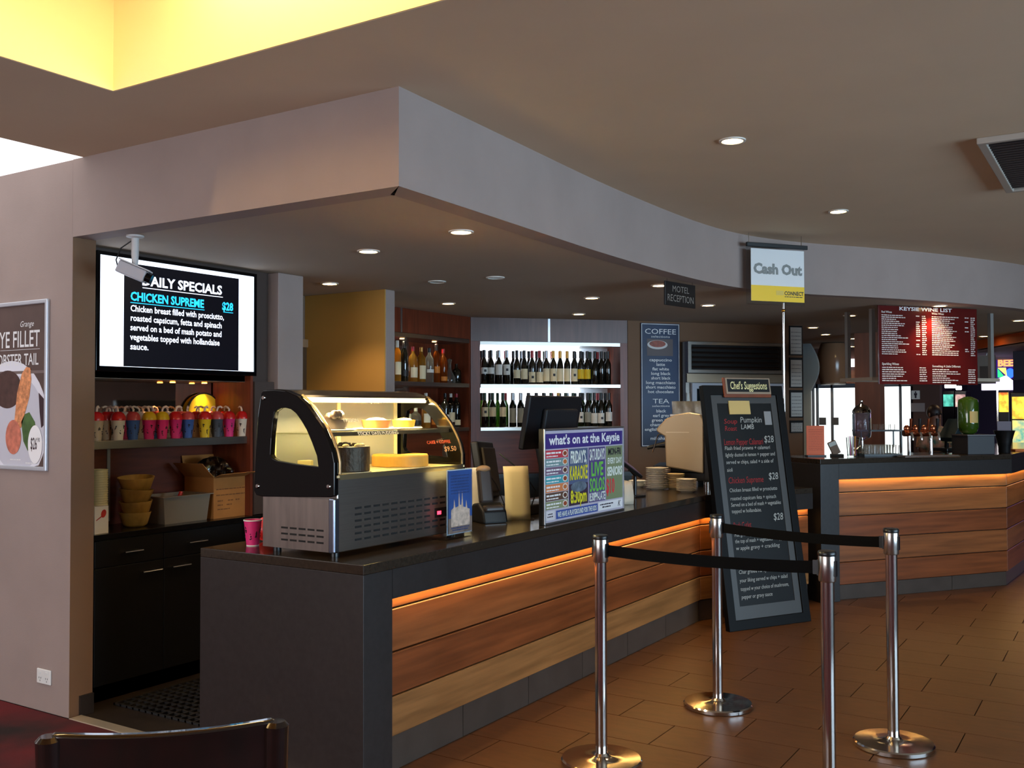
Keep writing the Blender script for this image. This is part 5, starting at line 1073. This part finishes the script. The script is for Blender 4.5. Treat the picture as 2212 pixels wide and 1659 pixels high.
for i in range(9):
    o = obj('drinking_glass', tumbler); o.location = Matrix.Translation((g0_.x,g0_.y,0)) @ Matrix.Rotation(rph, 4, 'Z') @ Vector((.62+(i % 5)*.10, .08+(i//5)*.12, zb_-.0115))
    tag(o, '%s glass standing on the hanging rack behind the wine board' % ORD[i], 'glass', 'glasses on the hanging rack')

# ================================================================ things on the bar
def on_bar(px, py=985): p = onz(px, py, HB); return Vector((p.x, p.y, HB))
p = on_bar(1762, 986); t = thing('orange_menu_card', 'orange card in a stand at the left end of the bar', 'menu card', p, R(36))
MB().box(-.075, 0, .012, .075, .006, .255).build('card', M('orange_card', (232,96,34), .55), t); MB().box(-.08, -.03, 0, .08, .035, .012).build('foot', black, t, bevel=.003)
words(M('orange_ink', (200,76,26), .6), t, [(-.06,.06,.22-i*.014,.005) for i in range(13)], -.0005, seed=55)
p = on_bar(1808, 986); t = thing('desk_phone', 'small dark card terminal tilted on its cradle on the bar', 'card terminal', p, R(20))
MB().prism([(-.05,0),(.07,0),(.06,.02),(-.045,.02)], -.05, .05, 'x').build('cradle', black, t, bevel=.003)
b = MB(); b.T = Matrix.Translation((0,.0,.02)) @ Matrix.Rotation(R(-24), 4, 'Y'); b.box(-.035, -.02, 0, .035, .02, .115); b.build('handset', M('terminal_grey', (120,98,82), .4), t, bevel=.008); b = MB(); b.T = Matrix.Translation((0,.0,.02)) @ Matrix.Rotation(R(-24), 4, 'Y'); b.box(-.028, -.022, .075, .028, -.02, .108); b.build('display', M('terminal_lcd', (190,196,190), .3), t)
p = on_bar(1843, 987); t = thing('straw_jar', 'clear tumbler of coloured straws on the bar', 'jar', p)
MB().lathe([(0,.002),(.045,.002),(.055,.16),(.053,.16),(.043,.008),(0,.008)], 20).build('tumbler', glass, t, 40)
rnd = random.Random(9)
for i in range(12): a = rnd.uniform(0, 6.28); r_ = rnd.uniform(0,.03); b = MB(); b.tube([(r_*math.cos(a),r_*math.sin(a),.01),(r_*1.3*math.cos(a+.3),r_*1.3*math.sin(a+.3),.17)], .003, 5); b.build('straw', M('straw_%d' % (i % 3), [(230,230,230),(190,80,140),(220,150,60)][i % 3], .4), t)
p = onz(1862, 975, HB); p = Vector((p.x, p.y, HB)); t = thing('beverage_dispenser', 'silver domed glass dispenser left of the brown pillar', 'dispenser', p)
MB().lathe([(0,0),(.07,0),(.075,.02),(.02,.05),(.02,.10),(.0,.10)], 22).build('stand', chrome, t, 40); MB().lathe([(.02,.10),(.075,.13),(.082,.16),(.082,.34),(.07,.37),(.078,.355),(.078,.165),(.06,.14)], 24).build('glass_cylinder', GLASS('dispenser_glass', (236,230,238), .25, .03, .06), t, 40)
MB().lathe([(.084,.355),(.08,.38),(.05,.42),(.02,.435),(.012,.45),(.014,.47),(0,.475)], 24).build('domed_lid', chrome, t, 40)
# trays of upturned glasses, one glass each
def tray(px0, px1, py, z, lab, nrow, ncol, label, sc=.85):
    a_, b_ = onz(px0, py, z), onz(px1, py, z); c_ = (a_+b_)/2; d_ = b_-a_; ph = math.atan2(d_.y, d_.x); w_ = d_.length
    t = thing('glass_tray', lab, 'tray', (c_.x, c_.y, z), ph)
    MB().box(-w_/2, -.02, 0, w_/2, .26, .008).build('tray_bed', black, t, bevel=.002); MB().ring([(-w_/2,-.02),(w_/2,-.02),(w_/2,.26),(-w_/2,.26)], [(-w_/2+.006,-.014),(w_/2-.006,-.014),(w_/2-.006,.254),(-w_/2+.006,.254)], .008, .022, ax='z').build('tray_rim', black, t)
    k_ = 0
    for j in range(nrow):
        for i in range(ncol):
            o = obj('drinking_glass', tumbler); o.scale = (sc,)*3; o.location = Matrix.Translation((c_.x,c_.y,z)) @ Matrix.Rotation(ph, 4, 'Z') @ Vector((-w_/2+.04+i*(w_-.08)/(ncol-1), .025+j*.075, .0085))
            tag(o, label % ORD[k_], 'glass', label % 'any'); k_ += 1
    return t
tray(1866, 1948, 987, HB, 'black tray of upturned glasses on the bar', 3, 6, '%s upturned glass on the lower bar tray, counted from its front left')
r_ = on_bar(1905, 968); t = thing('bottle_riser', 'dark slatted riser behind the lower glass tray', 'riser', (r_.x, r_.y, HB), R(36)); MB().box(-.22, 0, .165, .22, .2, .18).build('top', black, t)
for x in (-.21,.20):
    for y in (.01,.18): MB().box(x, y, 0, x+.012, y+.012, .165).build('leg', black, t)
for i in range(6):
    o = obj('drinking_glass', tumbler); o.scale = (.7,.7,.55); o.location = Matrix.Translation((r_.x,r_.y,HB+.1805)) @ Matrix.Rotation(R(36), 4, 'Z') @ Vector((-.16+i*.06, .06, 0)); tag(o, '%s small glass on the riser behind the tray, from the left' % ORD[i], 'glass', 'glasses on the riser')
# beer tap tower and drip tray
p = on_bar(1995, 983); t = thing('beer_taps', 'copper and chrome beer tap tower on the bar', 'beer taps', p, R(40))
copper = M('copper', (186,104,70), .2, metal=1)
for x in (-.10, .10): MB().cyl(.016, 0, .17, 16, (x, .05)).build('column', chrome, t, 40)
b = MB(); b.tube([(-.15,.05,.185),(.15,.05,.185)], .028, 16); b.build('manifold', copper, t, 40)
for i, x in enumerate((-.12,-.04,.04,.12)):
    b = MB(); b.tube([(x,.05,.185),(x,-.03,.185),(x,-.045,.15),(x,-.045,.125)], [.012,.012,.010,.008], 10); b.build('spout', chrome, t, 40)
    b = MB(); b.tube([(x,.0,.195),(x,-.015,.25),(x,-.02,.31)], [.007,.012,.014], 10); b.build('tap_handle', black if i % 2 else copper, t, 40); MB().ball(.03, (x,.05,.225), 14, 8, (1,.5,1)).build('badge_lens', copper, t, 60)
a_, b_ = on_bar(1952, 989), on_bar(2072, 987); d_ = b_-a_; t = thing('drip_tray', 'long steel drip tray lying on the bar below the taps', 'tray', a_, math.atan2(d_.y, d_.x)); MB().box(0, -.02, 0, d_.length, .09, .012).build('tray_body', chrome, t, bevel=.003); MB().box(.01, -.01, .012, d_.length-.01, .08, .016).build('drain_mat', M('drain_brown', (70,44,30), .4), t)
# till screen behind the bar, tilted
p = onz(2064, 975, HB); t = thing('bar_till', 'dark till with tilted cream edged screen behind the beer taps', 'till', (p.x, p.y, HB), R(55))
MB().box(-.10, .0, 0, .10, .20, .03).build('base', black, t, bevel=.005); b = MB(); b.tube([(0,.1,.03),(-.02,.08,.14)], .02, 10); b.build('stem', black, t, 40)
b = MB(); b.T = Matrix.Translation((-.02,.05,.11)) @ Matrix.Rotation(R(36), 4, 'Y'); b.box(-.05, -.09, -.02, .015, .09, .20); b.build('screen_back', M('till_teal', (34,52,58), .35), t, bevel=.006); b = MB(); b.T = Matrix.Translation((-.02,.05,.11)) @ Matrix.Rotation(R(36), 4, 'Y'); b.box(.016, -.095, -.025, .032, .095, .205); b.build('screen_edge', M('till_cream', (222,206,160), .5), t, bevel=.004)
# green upturned bottle on a black box
p = onz(2112, 982, HB); bxp = Vector((p.x, p.y, HB)); t = thing('black_box_stand', 'black box on the bar carrying the green glass cylinder', 'box', bxp, R(40)); MB().box(-.09, 0, 0, .16, .24, .16).build('body', M('stand_black', (24,20,24), .5), t, bevel=.004); MB().box(-.095, -.005, .16, .165, .245, .17).build('top', M('stand_top', (60,54,56), .4), t)
q_ = Matrix.Translation(bxp) @ Matrix.Rotation(R(40), 4, 'Z') @ Vector((-.005,.12,.1705)); t = thing('green_glass_bottle', 'big green glass bottle standing on the black box', 'bottle', q_)
MB().lathe([(0,0),(.04,0),(.068,.02),(.082,.06),(.084,.10),(.084,.275),(.078,.30),(.03,.325),(0,.328)], 26).build('glass_body', M('green_bottle', (46,72,14), .08, coat=.5), t, 40); MB().lathe([(.0848,.10),(.0848,.20)], 8, a0=R(-75), a1=R(-20)).build('label', M('green_label', (190,160,90), .6), t, 40)
# black cup holder and orange napkins
p = onz(2170, 979, HB); t = thing('bar_caddy', 'black flared caddy holding a card on the bar', 'caddy', (p.x, p.y, HB), R(30))
MB().lathe([(0,0),(.045,0),(.05,.01),(.05,.06),(.055,.07),(.06,.10),(.085,.19),(.09,.20),(.082,.20),(.055,.10),(0,.09)], 22).build('caddy_body', black, t, 40); MB().box(-.06, -.002, .18, .06, .002, .28).build('card', M('mauve_card', (74,58,72), .5), t)
p = onz(2198, 975, HB); t = tag(MB().box(-.07, -.05, 0, .07, .07, .018).build('napkin_stack', M('orange_napkin', (226,120,50), .7), loc=(p.x+.02, p.y+.05, HB), rz=R(30), bevel=.002), 'flat stack of orange napkins at the right end of the bar', 'napkins')

# ================================================================ far hall: pillar, entrance feature, gaming machines
pp0 = onz(1850, 720, ZS); pil = Vector((pp0.x+.10, pp0.y+.1, 0))
struct(MB().box(pil.x-.12, pil.y-.12, 0, pil.x+.16, pil.y+.12, ZS).build('pillar', M('pillar_brown', (112,60,36), .5, var=.2, vs=4, stretch=(4,4,.5))))
ya = 13.4
e0, e1 = ony(1766, 800, ya), ony(1833, 800, ya); zt, zb2 = ony(1790, 742, ya).z, ony(1790, 828, ya).z; cx_ = (e0.x+e1.x)/2; rr = (e1.x-e0.x)/2
t = thing('entrance_canopy', 'glossy brown rounded canopy above the glass doors', 'canopy', (cx_, ya, zb2)); hh = min(zt, ZS-.01)-zb2
MB().lathe([(rr*.80,0),(rr*.95,hh*.2),(rr,hh*.5),(rr*.95,hh*.8),(rr*.75,hh)], 36).build('shell', M('canopy_brown', (150,112,84), .18), t, 40)
MB().cyl(rr*.79, -.02, 0, 36).build('base_ring', M('canopy_ring', (190,170,150), .3), t)
s0 = ony(1735, 800, 13.0); s1 = ony(1768, 800, 13.0); t = thing('pale_curved_panel', 'pale blue white panel with a curved edge left of the entrance canopy', 'panel', (s0.x, 13.0, 0)); wz = s1.x-s0.x; z0_, z1_ = .0, ony(1750, 742, 13.0).z
edge = [(wz*(.45+.55*math.sin(math.pi*k_/14)), 1.75+(z1_-1.75)*k_/14) for k_ in range(15)]
MB().prism([(0,0),(wz*.45,0)]+edge+[(0,z1_)], 0, .06, 'y').build('panel_body', M('pale_panel', (196,212,216), .5), t)
for px, py, s_, lab_ in ((1777,910,15,'square black notice on the left glass door'),(1804,910,15,'square grey notice on the right glass door')):
    p = ony(px, py, YF+.055); tag(MB().box(-.05, 0, -.055, .05, .004, .055).build('door_notice', M('notice_dark', (110,110,112), .6), loc=(p.x, YF+.055, p.z)), lab_, 'notice', 'door notices')
p = ony(1978, 853, YF); t = thing('toilet_sign', 'small white toilet sign with a dark figure on the maroon wall', 'sign', (p.x, YF-.002, p.z)); MB().box(-.055, -.006, -.06, .055, 0, .06).build('plate', white, t)
flat([(-.012,-.045),(.012,-.045),(.012,-.005),(.02,-.005),(.02,.025),(-.02,.025),(-.02,-.005),(-.012,-.005)], -.0065, og, t, 'figure'); flat(ell(0, .038, .011, .011, 14), -.0065, og, t, 'figure')
p = ony(1983, 880, YF); tag(MB().box(-.09, -.004, -.06, .09, 0, .06).build('wall_notice', M('grey_notice', (150,140,140), .6), loc=(p.x, YF-.002, p.z)), 'blank grey notice on the maroon wall below the toilet sign', 'notice')
def machine(px0, px1, yc, ytop, scr, lab_, colm, belly=None):
    a_, b_ = ony(px0, 850, yc), ony(px1, 850, yc); w_ = b_.x-a_.x; zt_ = ony((px0+px1)/2, ytop, yc).z
    t = thing('gaming_machine', lab_, 'gaming machine', (a_.x, yc, 0), 0, 'gaming machines')
    MB().box(0, 0, 0, w_, .5, zt_).build('cabinet', M('machine_case', (20,16,22), .35), t, bevel=.01)
    for (ya_, yb_, key) in scr:
        za, zb3 = ony((px0+px1)/2, ya_, yc).z, ony((px0+px1)/2, yb_, yc).z; MB().box(w_*.07, -.012, zb3, w_*.93, -.001, za).build('screen', key, t)
    MB().box(-.0, -.16, .70, w_, .0, .80).build('button_deck', M('machine_deck', (50,40,46), .3), t, bevel=.01)
def scm(n, c, c2, e): 
    m_ = M(n, c, .3, rgb2=c2, var=.2, vs=9); nt = m_.node_tree; b_ = nt.nodes['Principled BSDF']; cr_n = [x for x in nt.nodes if x.type == 'VALTORGB'][0]
    nt.links.new(cr_n.outputs['Color'], b_.inputs['Emission Color']); b_.inputs['Emission Strength'].default_value = e; return m_
teal = scm('screen_teal', (20,90,80), (90,190,170), .8); pinks = scm('screen_pink', (120,80,86), (226,190,180), .7); yels = scm('screen_gold', (200,90,20), (255,210,60), 1.1); blu = scm('screen_blue', (30,60,140), (120,180,230), .9)
machine(2036, 2061, 16.6, 844, [(852,878,teal)], 'gaming machine with a teal screen, leftmost of the far row', 0)
machine(2062, 2087, 16.6, 844, [(852,879,pinks)], 'gaming machine with a pale pink screen beside the teal one', 0)
machine(2156, 2180, 15.2, 843, [(848,890,yels)], 'slim gaming machine with a yellow screen behind the green bottle', 0)
machine(2182, 2240, 13.9, 848, [(857,905,yels),(908,960,scm('screen_mix', (60,150,140), (250,190,70), 1.0))], 'large gaming machine with glowing orange artwork at the right edge', 0)
p = ony(2160, 835, 17.5); t = thing('neon_sign', 'glowing multicoloured BEE sign in the purple gaming room', 'sign', (ony(2152, 800, 17.5).x, 17.5, ony(2150, 818, 17.5).z)); wz = ony(2194, 800, 17.5).x-ony(2152, 800, 17.5).x; hz = ony(2170, 766, 17.5).z-ony(2170, 818, 17.5).z
MB().box(0, 0, 0, wz, .08, hz).build('light_box', M('neon_back', (50,20,120), .4, em=.5), t)
text('BEE', hz*.27, M('neon_orange', (255,150,90), .4, em=1.1), t, wz*.48, hz*.52, -.004, 'CENTER', bold=.008, fit=wz*.80); text('GOOD', hz*.12, M('neon_pink', (255,120,200), .4, em=2.5), t, wz*.5, hz*.86, -.004, 'CENTER', bold=.003, fit=wz*.7)
flat([(.02,.02),(wz*.45,.02),(.02,hz*.42)], -.003, M('neon_green', (40,190,110), .4, em=1.2), t, 'colour_field'); flat([(.02,hz*.45),(wz*.5,hz*.45),(wz*.55,hz*.1)], -.004, M('neon_yellow', (235,225,90), .4, em=1.4), t, 'colour_field'); flat(ell(wz*.72, hz*.22, wz*.22, hz*.2), -.003, M('neon_blue', (40,90,240), .4, em=1.5), t, 'colour_field')
p = ony(2150, 828, 16.2); t = thing('game_topper', 'white glowing topper above the yellow gaming machine', 'light box', (ony(2120, 828, 16.2).x, 16.2, ony(2120, 843, 16.2).z)); wz = ony(2186, 828, 16.2).x-ony(2120, 828, 16.2).x; hz = ony(2150, 822, 16.2).z-ony(2150, 843, 16.2).z
MB().prism([(0,0),(wz,0),(wz,hz),(wz*.8,hz*1.5),(wz*.4,hz),(0,hz)], 0, .15, 'y').build('glow_panel', M('topper_glow', (236,226,255), .4, em=.8), t); MB().box(wz*.45, .16, -(ony(2120, 843, 16.2).z), wz*.55, .22, hz).build('pole', chrome, t)
for px, py, lab_ in ((2053,834,'long white lamp over the teal gaming machine'),(2071,838,'short white lamp beside the long one over the machines')):
    p = ony(px, py, 16.3); w_ = .08 if px < 2060 else .04; t = thing('machine_lamp', lab_, 'ceiling light', (p.x, p.y, p.z), 0, 'lamps over the machines'); MB().box(-w_, -.03, -.03, w_, .03, .03).build('tube', M('machine_tube', (255,245,240), .4, em=5), t, bevel=.012); MB().cyl(.006, .03, 2.284-p.z, 8).build('drop_rod', black, t)
p = ony(2205, 850, 13.2); struct(MB().box(ony(2188, 760, 14.9).x, 14.9, 1.9, ony(2240, 760, 14.9).x+.4, 15.3, 2.284).build('bulkhead', M('night_blue', (24,18,40), .5)))
t = thing('column_screen', 'grey hanging screen panel between wine board and neon sign', 'screen', (ony(2112, 800, 15).x, 15, ony(2112, 829, 15).z)); wz = ony(2150, 800, 15).x-ony(2112, 800, 15).x; hz = ony(2130, 768, 15).z-ony(2130, 829, 15).z
MB().box(0, 0, 0, wz, .06, hz).build('panel', M('panel_grey', (140,128,116), .5), t); MB().box(.03, -.01, .04, wz*.6, 0, hz*.62).build('dark_inset', M('panel_dark', (70,56,46), .5), t); MB().cyl(.01, hz, 2.284-(ony(2112, 829, 15).z), 8, (wz/2,.03)).build('drop_rod', chrome, t)

# ================================================================ person far behind the bar (one continuous skinned body)
pv = ony(2019, 884, 12.6)
def skin_mesh(name, verts, edges, rad, mat_, parent, sub=2):
    me = bpy.data.meshes.new(name); me.from_pydata(verts, edges, []); o = bpy.data.objects.new(name, me); COL.objects.link(o); o.parent = parent
    md = o.modifiers.new('skin', 'SKIN'); sk_ = me.skin_vertices[0].data if me.skin_vertices else None
    if sk_ is None:
        bpy.context.view_layer.objects.active = o; me.skin_vertices.new() if hasattr(me.skin_vertices, 'new') else None
        bm = bmesh.new(); bm.from_mesh(me); bm.verts.layers.skin.verify(); bm.to_mesh(me); bm.free(); sk_ = me.skin_vertices[0].data
    for i_, r_ in enumerate(rad): sk_[i_].radius = r_ if isinstance(r_, tuple) else (r_, r_)
    sk_[0].use_root = True
    s_ = o.modifiers.new('sub', 'SUBSURF'); s_.levels = sub; s_.render_levels = sub; me.materials.append(mat_); md.use_smooth_shade = True
    return o
pe = thing('person', 'person in a green and red patterned shirt standing behind the beer taps', 'person', (pv.x, 12.6, 0), R(50))
S_ = 1.53/1.72
V_ = [(0,0,.95),(0,0,1.10),(0,.0,1.28),(0,.01,1.42),(0,.01,1.48),(0,-.005,1.56),(0,-.01,1.66),
      (-.17,.0,1.40),(-.23,.0,1.15),(-.20,-.16,1.00),(.17,.0,1.40),(.24,.02,1.14),(.20,-.14,.98),
      (-.09,0,.90),(-.10,-.01,.50),(-.10,.02,.08),(-.10,-.10,.03),(.09,0,.90),(.10,-.01,.50),(.10,.02,.08),(.10,-.10,.03),(-.19,-.22,.97),(.19,-.20,.95)]
E_ = [(0,1),(1,2),(2,3),(3,4),(4,5),(5,6),(3,7),(7,8),(8,9),(3,10),(10,11),(11,12),(0,13),(13,14),(14,15),(15,16),(0,17),(17,18),(18,19),(19,20),(9,21),(12,22)]
Rr = [(.15,.11),(.145,.105),(.16,.115),(.10,.085),.055,(.075,.088),(.07,.082),.062,.048,.036,.062,.048,.036,.09,.06,.042,.035,.09,.06,.042,.035,.03,.03]
V_ = [tuple(c_*S_ for c_ in v) for v in V_]; Rr = [(r_[0]*S_, r_[1]*S_) if isinstance(r_, tuple) else r_*S_ for r_ in Rr]
bm_ = M('skin_tone', (128,82,62), .5)
skin_mesh('body', V_, E_, Rr, bm_, pe)
shirt = M('patterned_shirt', (60,110,84), .7, rgb2=(190,120,90), var=.35, vs=14)
MB().lathe([(.19*S_,.88*S_),(.178*S_,1.0*S_),(.185*S_,1.2*S_),(.20*S_,1.33*S_),(.15*S_,1.42*S_),(.075*S_,1.475*S_)], 20).build('shirt', shirt, pe, 60).scale = (1.05,.78,1)
for s_ in (-1, 1): b = MB(); b.tube([(s_*.13*S_,.0,1.40*S_),(s_*.19*S_,.0,1.34*S_),(s_*.225*S_,.005,1.18*S_)], [.085*S_,.078*S_,.066*S_], 12); b.build('shirt_sleeve', shirt, pe, 60)
for s_ in (-1, 1): b = MB(); b.tube([(s_*.09*S_,0,.94*S_),(s_*.10*S_,-.01,.5*S_),(s_*.10*S_,.02,.06*S_)], [.11*S_,.08*S_,.07*S_], 12); b.build('trouser_leg', M('dark_trousers', (30,28,34), .7), pe, 60)
MB().ball(.098*S_, (0,.012,1.655*S_), 16, 10, (.90,1.04,1.05)).build('hair', M('dark_hair', (38,20,18), .5), pe, 60)
for s_ in (-1, 1): MB().ball(.012, (s_*.03*S_,-.088*S_,1.63*S_), 8, 6).build('eye', M('eye_dark', (30,24,22), .3), pe, 60); MB().ball(.022*S_, (s_*.088*S_,.0,1.62*S_), 8, 6, (.4,.8,1.3)).build('ear', bm_, pe, 60)
MB().ball(.018*S_, (0,-.098*S_,1.60*S_), 8, 6, (.8,1,1.4)).build('nose', bm_, pe, 60); MB().ball(.022*S_, (0,-.088*S_,1.565*S_), 8, 6, (1.2,.4,.3)).build('mouth', M('lips', (120,60,56), .5), pe, 60)
for s_ in (-1, 1):
    h_ = Vector((s_*.19*S_, (-.22 if s_ < 0 else -.20)*S_, (.97 if s_ < 0 else .95)*S_))
    for f_ in range(4): b = MB(); st = h_+Vector(((f_-1.5)*.016,-.02,0)); b.tube([st, st+Vector((0,-.035,-.006)), st+Vector((0,-.055-.006*(1 if f_ in (1,2) else 0),-.025))], [.009,.0085,.007], 6); b.build('finger', bm_, pe, 50)
    b = MB(); b.tube([h_+Vector((-s_*.025,.01,.005)), h_+Vector((-s_*.05,-.02,-.005)), h_+Vector((-s_*.048,-.045,-.015))], [.010,.009,.008], 6); b.build('thumb', bm_, pe, 50)
